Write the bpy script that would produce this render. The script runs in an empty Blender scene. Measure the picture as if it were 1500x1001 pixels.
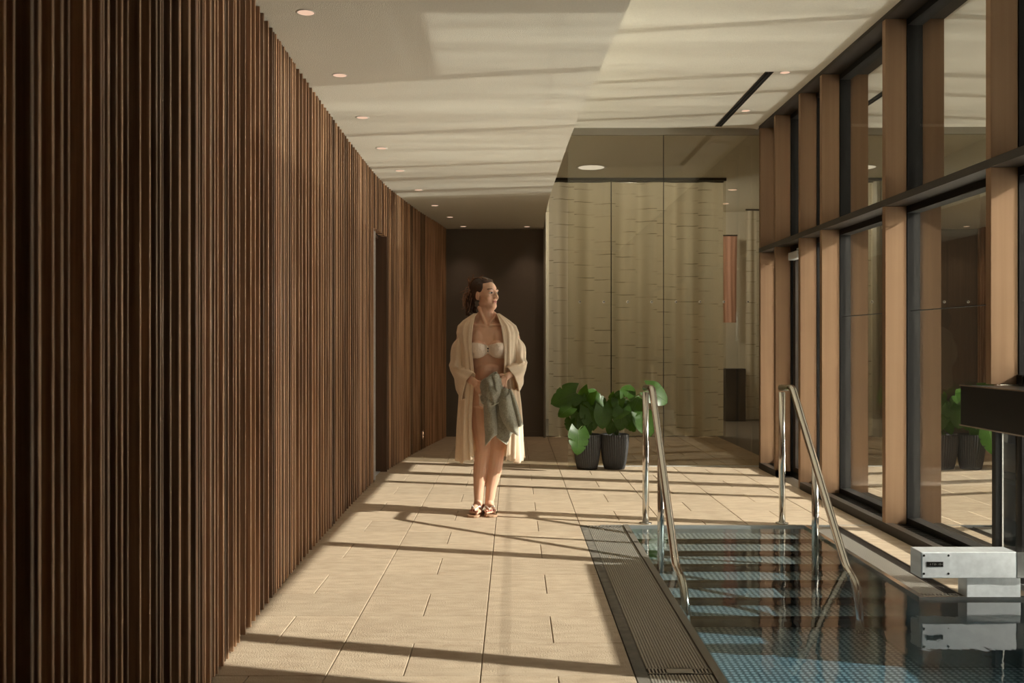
import bpy, bmesh, math, random
import numpy as np
from mathutils import Vector, Matrix, noise as mnoise

random.seed(7)
SC = bpy.context.scene
COL = SC.collection

# ------------------------------------------------------------------ camera, light, exposure
F = 1458.0                                  # focal length in pixels of the 1500 px wide frame
CAM_H = 1.25
cam_data = bpy.data.cameras.new('camera')
cam_data.sensor_width = 36.0
cam_data.lens = 36.0 * F / 1500.0
cam_data.shift_x = -2.0 / 1500.0
cam_data.shift_y = 3.5 / 1500.0
cam_data.dof.use_dof = True
cam_data.dof.focus_distance = 7.3
cam_data.dof.aperture_fstop = 5.6
cam = bpy.data.objects.new('camera', cam_data)
COL.objects.link(cam)
cam.location = (0, 0, CAM_H)
cam.rotation_euler = (math.pi / 2, 0, 0)
SC.camera = cam

world = bpy.data.worlds.new('world')
SC.world = world
world.use_nodes = True
world.node_tree.nodes['Background'].inputs[0].default_value = (0.75, 0.82, 0.9, 1)
world.node_tree.nodes['Background'].inputs[1].default_value = 0.14

SUN = Vector((-1.0, 0.28, -0.55))
def sun_lamp(name, direction, strength, color, angle):
    d = bpy.data.lights.new(name, 'SUN')
    d.energy = strength; d.color = color; d.angle = math.radians(angle)
    o = bpy.data.objects.new(name, d); COL.objects.link(o)
    o.rotation_euler = direction.to_track_quat('-Z', 'Y').to_euler()
    o.location = (12, -2, 6)
    return o
sun_lamp('sun', SUN, 180.0, (1.0, 0.965, 0.88), 0.5)
# the low sun mirrored by the outdoor pool in front of the windows
sun_lamp('sun_mirrored_by_outdoor_pool', Vector((-1.0, 0.20, 0.55)), 38.0, (1.0, 0.985, 0.88), 0.5)
# broad fill lamp added from below the horizon, brightens ceiling, slats and figure
sun_lamp('window_fill', Vector((-1.0, -0.04, 0.24)), 96.0, (1.0, 0.96, 0.88), 50.0)

SC.view_settings.view_transform = 'Standard'
SC.view_settings.look = 'None'
SC.view_settings.exposure = 0.0
SC.view_settings.gamma = 1.0
SC.view_settings.use_curve_mapping = False
try:
    cy = SC.cycles
    cy.max_bounces = 10; cy.diffuse_bounces = 5; cy.glossy_bounces = 6
    cy.transmission_bounces = 6; cy.transparent_max_bounces = 24; cy.volume_bounces = 0
    cy.sample_clamp_indirect = 6.0
    cy.blur_glossy = 2.0
    cy.use_denoising = True
except Exception:
    pass

# ------------------------------------------------------------------ helpers
def X(px, d): return (px - 752.0) * d / F
def Z(py, d): return CAM_H - (py - 504.0) * d / F

class MB:
    """collects shapes that become one mesh object"""
    def __init__(self): self.v = []; self.f = []; self.sm = []; self.mi = []
    def add(self, vs, fs, smooth=False, mi=0):
        n = len(self.v)
        self.v += [tuple(p) for p in vs]
        self.f += [tuple(i + n for i in f) for f in fs]
        self.sm += [smooth] * len(fs); self.mi += [mi] * len(fs)
        return self
    def box(self, x0, x1, y0, y1, z0, z1, mi=0):
        vs = [(x0,y0,z0),(x1,y0,z0),(x1,y1,z0),(x0,y1,z0),(x0,y0,z1),(x1,y0,z1),(x1,y1,z1),(x0,y1,z1)]
        return self.add(vs, [(3,2,1,0),(4,5,6,7),(0,1,5,4),(1,2,6,5),(2,3,7,6),(3,0,4,7)], False, mi)
    def cbox(self, x0, x1, y0, y1, z0, z1, c, mi=0):
        """box with its top edges chamfered"""
        vs = [(x0,y0,z0),(x1,y0,z0),(x1,y1,z0),(x0,y1,z0),
              (x0,y0,z1-c),(x1,y0,z1-c),(x1,y1,z1-c),(x0,y1,z1-c),
              (x0+c,y0+c,z1),(x1-c,y0+c,z1),(x1-c,y1-c,z1),(x0+c,y1-c,z1)]
        fs = [(3,2,1,0),(0,1,5,4),(1,2,6,5),(2,3,7,6),(3,0,4,7),
              (4,5,9,8),(5,6,10,9),(6,7,11,10),(7,4,8,11),(8,9,10,11)]
        return self.add(vs, fs, False, mi)
    def prism(self, poly, z0, z1, mi=0):
        n = len(poly)
        vs = [(p[0],p[1],z0) for p in poly] + [(p[0],p[1],z1) for p in poly]
        fs = [tuple(range(n-1,-1,-1)), tuple(range(n,2*n))]
        fs += [(i,(i+1)%n,n+(i+1)%n,n+i) for i in range(n)]
        return self.add(vs, fs, False, mi)
    def rings(self, rings, cap=True, smooth=True, mi=0, closed=True):
        """skin a list of rings of equal length"""
        n = len(rings[0]); vs = [p for r in rings for p in r]; fs = []
        m = n if closed else n - 1
        for i in range(len(rings)-1):
            for j in range(m):
                k = (j+1) % n
                fs.append((i*n+j, i*n+k, (i+1)*n+k, (i+1)*n+j))
        if cap and closed:
            fs.append(tuple(range(n-1,-1,-1)))
            fs.append(tuple((len(rings)-1)*n + j for j in range(n)))
        return self.add(vs, fs, smooth, mi)
    def tube(self, pts, r, n=12, smooth=True, mi=0):
        pts = [Vector(p) for p in pts]
        rs = r if isinstance(r, (list, tuple)) else [r]*len(pts)
        rings = []; ref = None
        for i, p in enumerate(pts):
            a = pts[max(i-1,0)]; b = pts[min(i+1,len(pts)-1)]
            t = (b-a).normalized()
            if ref is None:
                ref = Vector((0,0,1)) if abs(t.z) < 0.9 else Vector((0,1,0))
            u = (ref - t*ref.dot(t)).normalized(); w = t.cross(u)
            ref = u
            rings.append([p + (u*math.cos(2*math.pi*j/n) + w*math.sin(2*math.pi*j/n))*rs[i] for j in range(n)])
        return self.rings(rings, True, smooth, mi)
    def ell(self, c, r, rot=None, nu=20, nv=12, mi=0):
        c = Vector(c); rings = []
        R = rot if rot is not None else Matrix.Identity(3)
        for i in range(1, nv):
            ph = math.pi*i/nv
            rings.append([c + R @ Vector((r[0]*math.sin(ph)*math.cos(2*math.pi*j/nu),
                          r[1]*math.sin(ph)*math.sin(2*math.pi*j/nu), -r[2]*math.cos(ph))) for j in range(nu)])
        vs = [p for g in rings for p in g]; n0 = len(vs)
        vs += [c + R @ Vector((0,0,-r[2])), c + R @ Vector((0,0,r[2]))]
        fs = []
        for i in range(nv-2):
            for j in range(nu):
                k = (j+1)%nu
                fs.append((i*nu+j, i*nu+k, (i+1)*nu+k, (i+1)*nu+j))
        for j in range(nu):
            k = (j+1)%nu
            fs.append((k, j, n0)); fs.append(((nv-2)*nu+j, (nv-2)*nu+k, n0+1))
        return self.add(vs, fs, True, mi)
    def capsule(self, a, b, ra, rb, n=14):
        a = Vector(a); b = Vector(b)
        t = (b-a); L = t.length; t = t.normalized()
        pts = [a - t*ra, a - t*ra*.85, a - t*ra*.5, a, b, b + t*rb*.5, b + t*rb*.85, b + t*rb]
        rs = [ra*.05, ra*.53, ra*.87, ra, rb, rb*.87, rb*.53, rb*.05]
        return self.tube(pts, rs, n)
    def lathe(self, prof, c=(0,0,0), n=32, cap=True, smooth=True, mi=0):
        rings = [[(c[0]+r*math.cos(2*math.pi*j/n), c[1]+r*math.sin(2*math.pi*j/n), c[2]+z) for j in range(n)] for r, z in prof]
        return self.rings(rings, cap, smooth, mi)
    def mesh(self, name, mats):
        me = bpy.data.meshes.new(name)
        me.from_pydata(self.v, [], self.f)
        if not isinstance(mats, (list, tuple)): mats = [mats]
        for m in mats: me.materials.append(m)
        me.polygons.foreach_set('use_smooth', self.sm)
        me.polygons.foreach_set('material_index', self.mi)
        me.update()
        return me
    def build(self, name, mats, parent=None):
        return link(name, self.mesh(name, mats), parent)

def link(name, me, parent=None, loc=None, rot=None, scale=None):
    o = bpy.data.objects.new(name, me); COL.objects.link(o)
    if parent is not None: o.parent = parent
    if loc is not None: o.location = loc
    if rot is not None: o.rotation_euler = rot
    if scale is not None: o.scale = scale
    return o
def empty(name, loc=(0,0,0), rz=0, parent=None):
    o = bpy.data.objects.new(name, None); COL.objects.link(o)
    o.location = loc; o.rotation_euler = (0,0,rz); o.empty_display_size = 0.1
    if parent is not None: o.parent = parent
    return o
def tag(o, label, cat, group=None, kind=None):
    o['label'] = label; o['category'] = cat
    if group: o['group'] = group
    if kind: o['kind'] = kind
    return o
def recalc(o):
    bm = bmesh.new(); bm.from_mesh(o.data); bmesh.ops.recalc_face_normals(bm, faces=bm.faces[:]); bm.to_mesh(o.data); bm.free()
    return o
def bevel(o, w, seg=2):
    m = o.modifiers.new('bevel', 'BEVEL'); m.width = w; m.segments = seg; m.limit_method = 'ANGLE'
    return o
def smooth_path(pts, n=8):
    """Catmull-Rom through points"""
    P = [Vector(p) for p in pts]; out = []
    for i in range(len(P)-1):
        p0 = P[max(i-1,0)]; p1 = P[i]; p2 = P[i+1]; p3 = P[min(i+2,len(P)-1)]
        for k in range(n):
            t = k/n
            out.append(0.5*((2*p1) + (p2-p0)*t + (2*p0-5*p1+4*p2-p3)*t*t + (3*p1-p0-3*p2+p3)*t**3))
    out.append(P[-1]); return out
def lerp_table(tab, t):
    if t <= tab[0][0]: return tab[0][1]
    for (a, va), (b, vb) in zip(tab, tab[1:]):
        if t <= b: return va + (vb-va)*(t-a)/(b-a)
    return tab[-1][1]

# ------------------------------------------------------------------ materials
M = {}
class NT:
    def __init__(self, name):
        self.m = bpy.data.materials.new(name); self.m.use_nodes = True
        self.t = self.m.node_tree; self.t.nodes.clear()
        self.out = self.t.nodes.new('ShaderNodeOutputMaterial')
        M[name] = self.m
    def n(self, typ, **kw):
        nd = self.t.nodes.new('ShaderNode' + typ)
        for k, v in kw.items():
            if k in nd.inputs.keys(): nd.inputs[k].default_value = v
            else: setattr(nd, k, v)
        return nd
    def l(self, a, b): self.t.links.new(a, b)
def rgba(c): return (c[0], c[1], c[2], 1.0)

def mat(name, color, rough=0.6, metal=0.0, var=0.0, scale=(8,8,8), bump=0.0, bscale=60.0, color2=None, spec=0.5,
        objvar=0.0, detail=5.0, sheen=0.0, sss=0.0, coords='Object', bstretch=None, coat=0.0, transl=0.0):
    """principled material with noise colour variation and fine noise relief"""
    g = NT(name)
    p = g.n('BsdfPrincipled'); p.inputs['Roughness'].default_value = rough; p.inputs['Metallic'].default_value = metal
    p.inputs['Specular IOR Level'].default_value = spec
    if sheen: p.inputs['Sheen Weight'].default_value = sheen
    if coat: p.inputs['Coat Weight'].default_value = coat
    if sss:
        p.inputs['Subsurface Weight'].default_value = sss
        p.inputs['Subsurface Radius'].default_value = (0.02, 0.008, 0.004); p.inputs['Subsurface Scale'].default_value = 0.5
    g.l(p.outputs[0], g.out.inputs[0])
    tc = g.n('TexCoord')
    p.inputs['Base Color'].default_value = rgba(color)
    last = None
    if var or color2:
        mp = g.n('Mapping'); mp.inputs['Scale'].default_value = scale
        g.l(tc.outputs[coords], mp.inputs[0])
        nz = g.n('TexNoise'); nz.inputs['Scale'].default_value = 1.0; nz.inputs['Detail'].default_value = detail
        g.l(mp.outputs[0], nz.inputs['Vector'])
        if objvar:
            oi0 = g.n('ObjectInfo'); cx = g.n('CombineXYZ'); mu = g.n('Math', operation='MULTIPLY'); mu.inputs[1].default_value = 37.0
            g.l(oi0.outputs['Random'], mu.inputs[0]); g.l(mu.outputs[0], cx.inputs[0]); g.l(mu.outputs[0], cx.inputs[2])
            g.l(cx.outputs[0], mp.inputs['Location'])
        cr = g.n('ValToRGB')
        c2 = color2 if color2 else tuple(max(0, c*(1-var)) for c in color)
        c1 = color if color2 else tuple(min(1, c*(1+var)) for c in color)
        cr.color_ramp.elements[0].position = 0.3; cr.color_ramp.elements[1].position = 0.7
        cr.color_ramp.elements[0].color = rgba(c2); cr.color_ramp.elements[1].color = rgba(c1)
        g.l(nz.outputs['Fac'], cr.inputs[0]); last = cr.outputs[0]
    if objvar:
        oi = g.n('ObjectInfo'); hs = g.n('HueSaturation'); mr = g.n('MapRange')
        mr.inputs['To Min'].default_value = 1-objvar; mr.inputs['To Max'].default_value = 1+objvar
        g.l(oi.outputs['Random'], mr.inputs['Value']); g.l(mr.outputs[0], hs.inputs['Value'])
        if last is not None: g.l(last, hs.inputs['Color'])
        else: hs.inputs['Color'].default_value = rgba(color)
        last = hs.outputs[0]
    if last is not None: g.l(last, p.inputs['Base Color'])
    if bump:
        nb = g.n('TexNoise'); nb.inputs['Scale'].default_value = bscale; nb.inputs['Detail'].default_value = 4
        if bstretch:
            mb2 = g.n('Mapping'); mb2.inputs['Scale'].default_value = bstretch
            g.l(tc.outputs[coords], mb2.inputs[0]); g.l(mb2.outputs[0], nb.inputs['Vector'])
        else: g.l(tc.outputs[coords], nb.inputs['Vector'])
        bp = g.n('Bump'); bp.inputs['Strength'].default_value = bump; bp.inputs['Distance'].default_value = 0.01
        g.l(nb.outputs['Fac'], bp.inputs['Height']); g.l(bp.outputs[0], p.inputs['Normal'])
    if transl:
        tl = g.n('BsdfTranslucent'); mx = g.n('MixShader'); mx.inputs[0].default_value = transl
        if last is not None: g.l(last, tl.inputs[0])
        else: tl.inputs[0].default_value = rgba(color)
        g.l(p.outputs[0], mx.inputs[1]); g.l(tl.outputs[0], mx.inputs[2]); g.l(mx.outputs[0], g.out.inputs[0])
    return g.m

def schlick(g, f0):
    """angle dependent reflectance, the same from both sides of the surface"""
    lw = g.n('LayerWeight'); lw.inputs['Blend'].default_value = 0.5
    pw = g.n('Math', operation='POWER'); pw.inputs[1].default_value = 5.0; g.l(lw.outputs['Facing'], pw.inputs[0])
    ma = g.n('Math', operation='MULTIPLY_ADD', use_clamp=True); ma.inputs[1].default_value = 1-f0; ma.inputs[2].default_value = f0
    g.l(pw.outputs[0], ma.inputs[0])
    return ma.outputs[0]
def glass(name, refl, tint, fres=0.0, rcol=(0.95,0.95,0.92)):
    """thin pane: mirror coating mixed with tinted transparency"""
    g = NT(name)
    tr = g.n('BsdfTransparent'); tr.inputs[0].default_value = rgba(tint)
    gl = g.n('BsdfGlossy'); gl.inputs['Roughness'].default_value = 0.0; gl.inputs[0].default_value = rgba(rcol)
    mx = g.n('MixShader')
    if fres:
        g.l(schlick(g, refl + ((fres-1)/(fres+1))**2), mx.inputs[0])
    else: mx.inputs[0].default_value = refl
    g.l(tr.outputs[0], mx.inputs[1]); g.l(gl.outputs[0], mx.inputs[2]); g.l(mx.outputs[0], g.out.inputs[0])
    return g.m

def emit(name, color, s):
    g = NT(name); e = g.n('Emission'); e.inputs[0].default_value = rgba(color); e.inputs[1].default_value = s
    g.l(e.outputs[0], g.out.inputs[0]); return g.m

mat('stone_tile', (0.57,0.46,0.335), 0.62, var=0.13, scale=(9,22,9), bump=0.45, bscale=150, objvar=0.06, color2=(0.44,0.335,0.235), detail=9)
mat('grout', (0.26,0.20,0.14), 0.9)
mat('plaster', (0.82,0.785,0.69), 0.95, var=0.03, scale=(90,90,90), bump=0.5, bscale=170, spec=0.1)
mat('plaster_white', (0.78,0.74,0.66), 0.9)
mat('dark_wall', (0.16,0.132,0.108), 0.8, bump=0.1, bscale=150)
mat('pale_trim', (0.30,0.27,0.22), 0.6)
mat('slat_wood', (0.47,0.285,0.165), 0.5, scale=(60,60,1.3), color2=(0.17,0.085,0.042), objvar=0.62, bump=0.2, bstretch=(300,300,5), bscale=1.0)
mat('slat_backing', (0.012,0.008,0.005), 0.9)
mat('door_wood', (0.11,0.055,0.028), 0.55, scale=(30,30,1.0), color2=(0.07,0.034,0.017))
mat('stone_dark', (0.10,0.095,0.085), 0.8, var=0.7, scale=(40,40,40), bump=0.6, bscale=40)
mat('bronze', (0.32,0.198,0.115), 0.52, metal=0.75, scale=(30,30,0.6), color2=(0.275,0.165,0.096), spec=0.5)
mat('dark_bronze', (0.036,0.028,0.021), 0.5, spec=0.3)
mat('black_frame', (0.009,0.008,0.007), 0.45, spec=0.2)
mat('black_box', (0.010,0.008,0.006), 0.4, spec=0.15)
mat('steel', (0.62,0.61,0.59), 0.22, metal=1.0, bump=0.03, bscale=60)
mat('steel_brushed', (0.74,0.77,0.80), 0.42, metal=0.55, scale=(30,3,30), var=0.08)
mat('steel_polished', (0.70,0.68,0.64), 0.14, metal=1.0)
mat('pool_steel', (0.40,0.42,0.42), 0.35, metal=0.6)
mat('lip_steel', (0.22,0.20,0.17), 0.5, metal=0.4)
mat('hem', (0.62,0.60,0.50), 0.9)
mat('step_riser', (0.05,0.052,0.05), 0.5)
mat('grate_steel', (0.42,0.395,0.35), 0.45, metal=0.5)
mat('gutter_stone', (0.16,0.145,0.12), 0.8, var=0.25, scale=(20,20,20))
mat('black_void', (0.008,0.008,0.008), 0.9)
mat('pot', (0.040,0.040,0.041), 0.5, bump=0.1, bscale=120)
mat('soil', (0.03,0.02,0.013), 0.95, bump=1.0, bscale=60)
mat('stem_green', (0.10,0.17,0.035), 0.5)
mat('skin', (0.68,0.41,0.285), 0.5, var=0.06, scale=(12,12,12), sss=0.12, spec=0.4)
mat('lips', (0.42,0.13,0.10), 0.4)
mat('eye_white', (0.55,0.50,0.45), 0.3)
mat('eye_dark', (0.03,0.018,0.012), 0.3)
mat('brow', (0.10,0.05,0.028), 0.7)
mat('toenail', (0.30,0.06,0.05), 0.3)
mat('hair', (0.070,0.032,0.016), 0.45, scale=(90,90,10), color2=(0.030,0.013,0.007), spec=0.5, bump=0.6, bstretch=(220,220,14), bscale=1.0)
mat('hair_light', (0.30,0.15,0.08), 0.45, scale=(90,90,10), color2=(0.18,0.08,0.04))
mat('robe', (0.88,0.72,0.54), 0.85, var=0.03, scale=(40,40,40), sheen=0.3, transl=0.22, bump=0.15, bscale=400)
mat('bikini', (0.86,0.72,0.60), 0.8, bump=0.5, bscale=160)
mat('towel', (0.36,0.34,0.255), 0.95, var=0.28, scale=(90,90,90), sheen=0.4, bump=1.0, bscale=260)
mat('sandal_white', (0.80,0.74,0.68), 0.5)
mat('sandal_sole', (0.42,0.26,0.16), 0.7)
mat('curtain_room', (0.50,0.46,0.38), 0.9)
mat('back_panel', (0.07,0.045,0.03), 0.8)
mat('pink_curtain', (0.62,0.36,0.28), 0.9, transl=0.4)
mat('far_floor', (0.10,0.085,0.07), 0.5)
mat('far_dark', (0.02,0.018,0.016), 0.6)
mat('white_metal', (0.75,0.72,0.66), 0.4)
glass('window_glass', 0.75, (0.80,0.80,0.78), rcol=(0.97,0.97,0.95))
glass('partition_glass', 0.02, (0.93,0.915,0.86), fres=1.45)
glass('inner_glass', 0.0, (0.94,0.925,0.88), fres=1.3)
emit('lamp_glow', (1.0,0.66,0.46), 0.85)
emit('lamp_bright', (1.0,0.88,0.70), 0.75)

def curtain_mat():
    g = NT('curtain')
    p = g.n('BsdfPrincipled'); p.inputs['Roughness'].default_value = 0.95
    tc = g.n('TexCoord'); sx = g.n('SeparateXYZ'); g.l(tc.outputs['Object'], sx.inputs[0])
    # thin woven seams every 17 cm, staggered from one width of cloth to the next
    fl = g.n('Math', operation='FLOOR'); mu = g.n('Math', operation='MULTIPLY'); mu.inputs[1].default_value = 3.6
    g.l(sx.outputs[0], mu.inputs[0]); g.l(mu.outputs[0], fl.inputs[0])
    st = g.n('Math', operation='MULTIPLY'); st.inputs[1].default_value = 0.031; g.l(fl.outputs[0], st.inputs[0])
    ad = g.n('Math', operation='ADD'); g.l(sx.outputs[2], ad.inputs[0]); g.l(st.outputs[0], ad.inputs[1])
    md = g.n('Math', operation='PINGPONG'); md.inputs[1].default_value = 0.085; g.l(ad.outputs[0], md.inputs[0])
    lt = g.n('Math', operation='LESS_THAN'); lt.inputs[1].default_value = 0.0045; g.l(md.outputs[0], lt.inputs[0])
    mx = g.n('MixRGB'); mx.inputs[1].default_value = (0.66,0.61,0.51,1); mx.inputs[2].default_value = (0.24,0.21,0.15,1)
    nz = g.n('TexNoise'); nz.inputs['Scale'].default_value = 3.0; g.l(tc.outputs['Object'], nz.inputs['Vector'])
    gt = g.n('MapRange'); gt.inputs['From Min'].default_value = 0.42; gt.inputs['From Max'].default_value = 0.60; g.l(nz.outputs['Fac'], gt.inputs['Value'])
    mm = g.n('Math', operation='MULTIPLY'); g.l(lt.outputs[0], mm.inputs[0]); g.l(gt.outputs[0], mm.inputs[1])
    g.l(mm.outputs[0], mx.inputs[0]); g.l(mx.outputs[0], p.inputs['Base Color'])
    tl = g.n('BsdfTranslucent'); g.l(mx.outputs[0], tl.inputs[0])
    ms = g.n('MixShader'); ms.inputs[0].default_value = 0.42
    g.l(p.outputs[0], ms.inputs[1]); g.l(tl.outputs[0], ms.inputs[2]); g.l(ms.outputs[0], g.out.inputs[0])
curtain_mat()

def leaf_mat():
    g = NT('leaf')
    p = g.n('BsdfPrincipled'); p.inputs['Roughness'].default_value = 0.36; p.inputs['Specular IOR Level'].default_value = 0.3
    tc = g.n('TexCoord'); nz = g.n('TexNoise'); nz.inputs['Scale'].default_value = 14.0
    g.l(tc.outputs['Object'], nz.inputs['Vector'])
    cr = g.n('ValToRGB'); cr.color_ramp.elements[0].color = (0.012,0.036,0.007,1); cr.color_ramp.elements[1].color = (0.050,0.115,0.014,1)
    g.l(nz.outputs['Fac'], cr.inputs[0]); g.l(cr.outputs[0], p.inputs['Base Color'])
    tl = g.n('BsdfTranslucent'); tl.inputs[0].default_value = (0.22,0.42,0.03,1)
    ms = g.n('MixShader'); ms.inputs[0].default_value = 0.22
    g.l(p.outputs[0], ms.inputs[1]); g.l(tl.outputs[0], ms.inputs[2]); g.l(ms.outputs[0], g.out.inputs[0])
leaf_mat()

def water_mat():
    g = NT('water')
    tr = g.n('BsdfTransparent'); tr.inputs[0].default_value = (0.97,0.99,0.99,1)
    gl = g.n('BsdfGlossy'); gl.inputs['Roughness'].default_value = 0.0; gl.inputs[0].default_value = (1,1,1,1)
    fr = schlick(g, 0.02)
    tc = g.n('TexCoord'); mp = g.n('Mapping'); mp.inputs['Scale'].default_value = (1.0,0.55,1.0)
    nz = g.n('TexNoise'); nz.inputs['Scale'].default_value = 16.0; nz.inputs['Detail'].default_value = 2.0
    g.l(tc.outputs['Object'], mp.inputs[0]); g.l(mp.outputs[0], nz.inputs['Vector'])
    bp = g.n('Bump'); bp.inputs['Strength'].default_value = 0.035; bp.inputs['Distance'].default_value = 0.02
    g.l(nz.outputs['Fac'], bp.inputs['Height']); g.l(bp.outputs[0], gl.inputs['Normal'])
    mx = g.n('MixShader'); g.l(fr, mx.inputs[0])
    g.l(tr.outputs[0], mx.inputs[1]); g.l(gl.outputs[0], mx.inputs[2]); g.l(mx.outputs[0], g.out.inputs[0])
    va = g.n('VolumeAbsorption'); va.inputs['Color'].default_value = (0.38,0.70,0.88,1); va.inputs['Density'].default_value = 1.0
    g.l(va.outputs[0], g.out.inputs['Volume'])
water_mat()

def stud_mat(name, base, dark, s, metal=0.4):
    """steel plate with rows of pressed anti-slip dimples"""
    g = NT(name)
    p = g.n('BsdfPrincipled'); p.inputs['Roughness'].default_value = 0.4; p.inputs['Metallic'].default_value = metal
    tc = g.n('TexCoord'); mp = g.n('Mapping'); mp.inputs['Scale'].default_value = (s, s, s)
    g.l(tc.outputs['Object'], mp.inputs[0])
    vo = g.n('TexVoronoi'); vo.inputs['Randomness'].default_value = 0.12; vo.inputs['Scale'].default_value = 1.0
    vo.voronoi_dimensions = '2D'; g.l(mp.outputs[0], vo.inputs['Vector'])
    cr = g.n('ValToRGB'); cr.color_ramp.elements[0].position = 0.22; cr.color_ramp.elements[1].position = 0.40
    cr.color_ramp.elements[0].color = rgba(base); cr.color_ramp.elements[1].color = rgba(dark)
    g.l(vo.outputs['Distance'], cr.inputs[0]); g.l(cr.outputs[0], p.inputs['Base Color'])
    bp = g.n('Bump'); bp.inputs['Strength'].default_value = 0.4; bp.inputs['Distance'].default_value = 0.004; bp.invert = True
    g.l(vo.outputs['Distance'], bp.inputs['Height']); g.l(bp.outputs[0], p.inputs['Normal'])
    g.l(p.outputs[0], g.out.inputs[0])
stud_mat('pool_stud', (0.60,0.60,0.55), (0.15,0.16,0.15), 30.0, 0.3)

mat('mask_black', (0.010,0.010,0.010), 0.9, spec=0.0)  # near-black surface of the added ground mask outside
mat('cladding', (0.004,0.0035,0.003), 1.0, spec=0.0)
def streak_gobo():  # transparency varies in streaks to put ripple light on the ceiling
    g = NT('streak_gobo')
    tr = g.n('BsdfTransparent')
    tc = g.n('TexCoord'); mp = g.n('Mapping'); mp.inputs['Rotation'].default_value = (0,0,0.273); mp.inputs['Scale'].default_value = (0.28,4.2,1)
    nz = g.n('TexNoise'); nz.inputs['Scale'].default_value = 1.0; nz.inputs['Detail'].default_value = 6.0; nz.inputs['Roughness'].default_value = 0.6
    nz.inputs['Distortion'].default_value = 0.4
    g.l(tc.outputs['Object'], mp.inputs[0]); g.l(mp.outputs[0], nz.inputs['Vector'])
    cr = g.n('ValToRGB'); cr.color_ramp.elements[0].position = 0.36; cr.color_ramp.elements[1].position = 0.62
    cr.color_ramp.elements[0].color = (0.58,0.58,0.58,1); cr.color_ramp.elements[1].color = (1,1,1,1)
    g.l(nz.outputs['Fac'], cr.inputs[0]); g.l(cr.outputs[0], tr.inputs[0])
    g.l(tr.outputs[0], g.out.inputs[0])
streak_gobo()

# ------------------------------------------------------------------ setting: dimensions
Z_LOW, Z_HIGH = 2.80, 3.45          # soffit along the slat wall, higher ceiling over the pool
Y_END = 13.42                       # dark end wall
XW = 2.47                           # inner edge of the window fins
WALL = smooth_path([(-0.90,-0.3,0),(-0.83,0.8,0),(-0.945,1.7,0),(-1.03,2.7,0),(-1.11,3.7,0),(-1.185,5.0,0),(-1.222,6.3,0),(-1.245,7.5,0),(-1.255,8.9,0),
                    (-1.235,9.75,0),(-1.155,10.9,0),(-1.07,11.8,0),(-0.96,12.7,0),(-0.89,13.42,0)], 16)
EDGE = smooth_path([(0.66,-3.0,0),(0.62,0.0,0),(0.565,3.0,0),(0.53,4.48,0),(0.49,5.6,0),(0.434,7.2,0),(0.407,8.7,0),(0.385,10.4,0),(0.385,12,0),(0.41,13.4,0),(0.43,14.2,0)], 6)

# ---- floor
floor = tag(empty('floor'), 'beige stone tile floor beside the indoor pool', 'floor', kind='structure')
fs = MB()
fs.box(-2.2,0.46,2.92,Y_END+0.1,-0.6,-0.011)
fs.box(0.46,2.75,6.87,Y_END+0.1,-0.6,-0.011)
fs.box(2.23,2.75,4.93,6.87,-0.6,-0.011)
fs.build('slab', M['grout'], floor)
MB().box(-2.2,0.46,-3.0,2.918,-0.6,0.0).build('screed', M['stone_tile'], floor)
TW, TR, TY0 = 0.582, 0.412, 4.16
TX = [-1.2877, -0.7056, -0.1235, 0.4586, 1.0407, 1.6228, 2.2049, 2.787]
tile_cache = {}
def tile(x0, x1, y0, y1):
    g = 0.0022
    w, h = round(x1-x0-2*g, 4), round(y1-y0-2*g, 4)
    if w < 0.02 or h < 0.02: return
    if (w, h) not in tile_cache:
        tile_cache[(w, h)] = MB().cbox(-w/2, w/2, -h/2, h/2, -0.012, 0.0, 0.002).mesh('tile', M['stone_tile'])
    link('tile', tile_cache[(w, h)], floor, loc=((x0+x1)/2, (y0+y1)/2, random.uniform(-0.0006, 0.0)))
for k in range(-3, 23):
    y0, y1 = TY0 + TR*k, min(TY0 + TR*(k+1), Y_END)
    for s in range(7):
        x0, x1 = TX[s], TX[s+1]
        ya = y0
        if s >= 3:
            ya = max(y0, 6.862)
            if y1 - ya < 0.03: continue
            x1 = min(x1, XW - 0.004) if y1 < 10.2 else x1
        if s == 0: x0 = -1.36
        half = (k % 2 == 0) if s % 2 == 0 else (k % 2 != 0)
        xm = (TX[s] + TX[s+1])/2
        if half and x1 > xm + 0.02:
            tile(x0, xm, ya, y1); tile(xm, x1, ya, y1)
        else: tile(x0, x1, ya, y1)
for i in range(4):
    y0 = 4.93 + i*0.483
    tile(2.235, XW-0.004, y0, y0+0.483)

# ---- slat wall on the left
wall_left = tag(empty('wall_left'), 'curved wall of dark vertical wooden slats on the left', 'slat wall', kind='structure')
def wall_at(s_list):
    """positions and tangents at arc lengths along the wall curve"""
    pts = WALL; acc = [0.0]
    for a, b in zip(pts, pts[1:]): acc.append(acc[-1] + (b-a).length)
    out = []; i = 0
    for s in s_list:
        while i < len(acc)-2 and acc[i+1] < s: i += 1
        t = (s-acc[i])/(acc[i+1]-acc[i]); p = pts[i].lerp(pts[i+1], t)
        out.append((p, (pts[i+1]-pts[i]).normalized()))
    return out, acc[-1]
_, total = wall_at([0.0])
D0, D1, DZ = 8.98, 9.75, 2.30       # doorway in the slat wall
spots = []; s = 1.95
rs = random.Random(3)
while s < total - 0.02:
    spots.append(s); s += rs.choice([0.028,0.030,0.031,0.032,0.033,0.036,0.050])
res, _ = wall_at(spots)
slat_cache = {}
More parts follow.
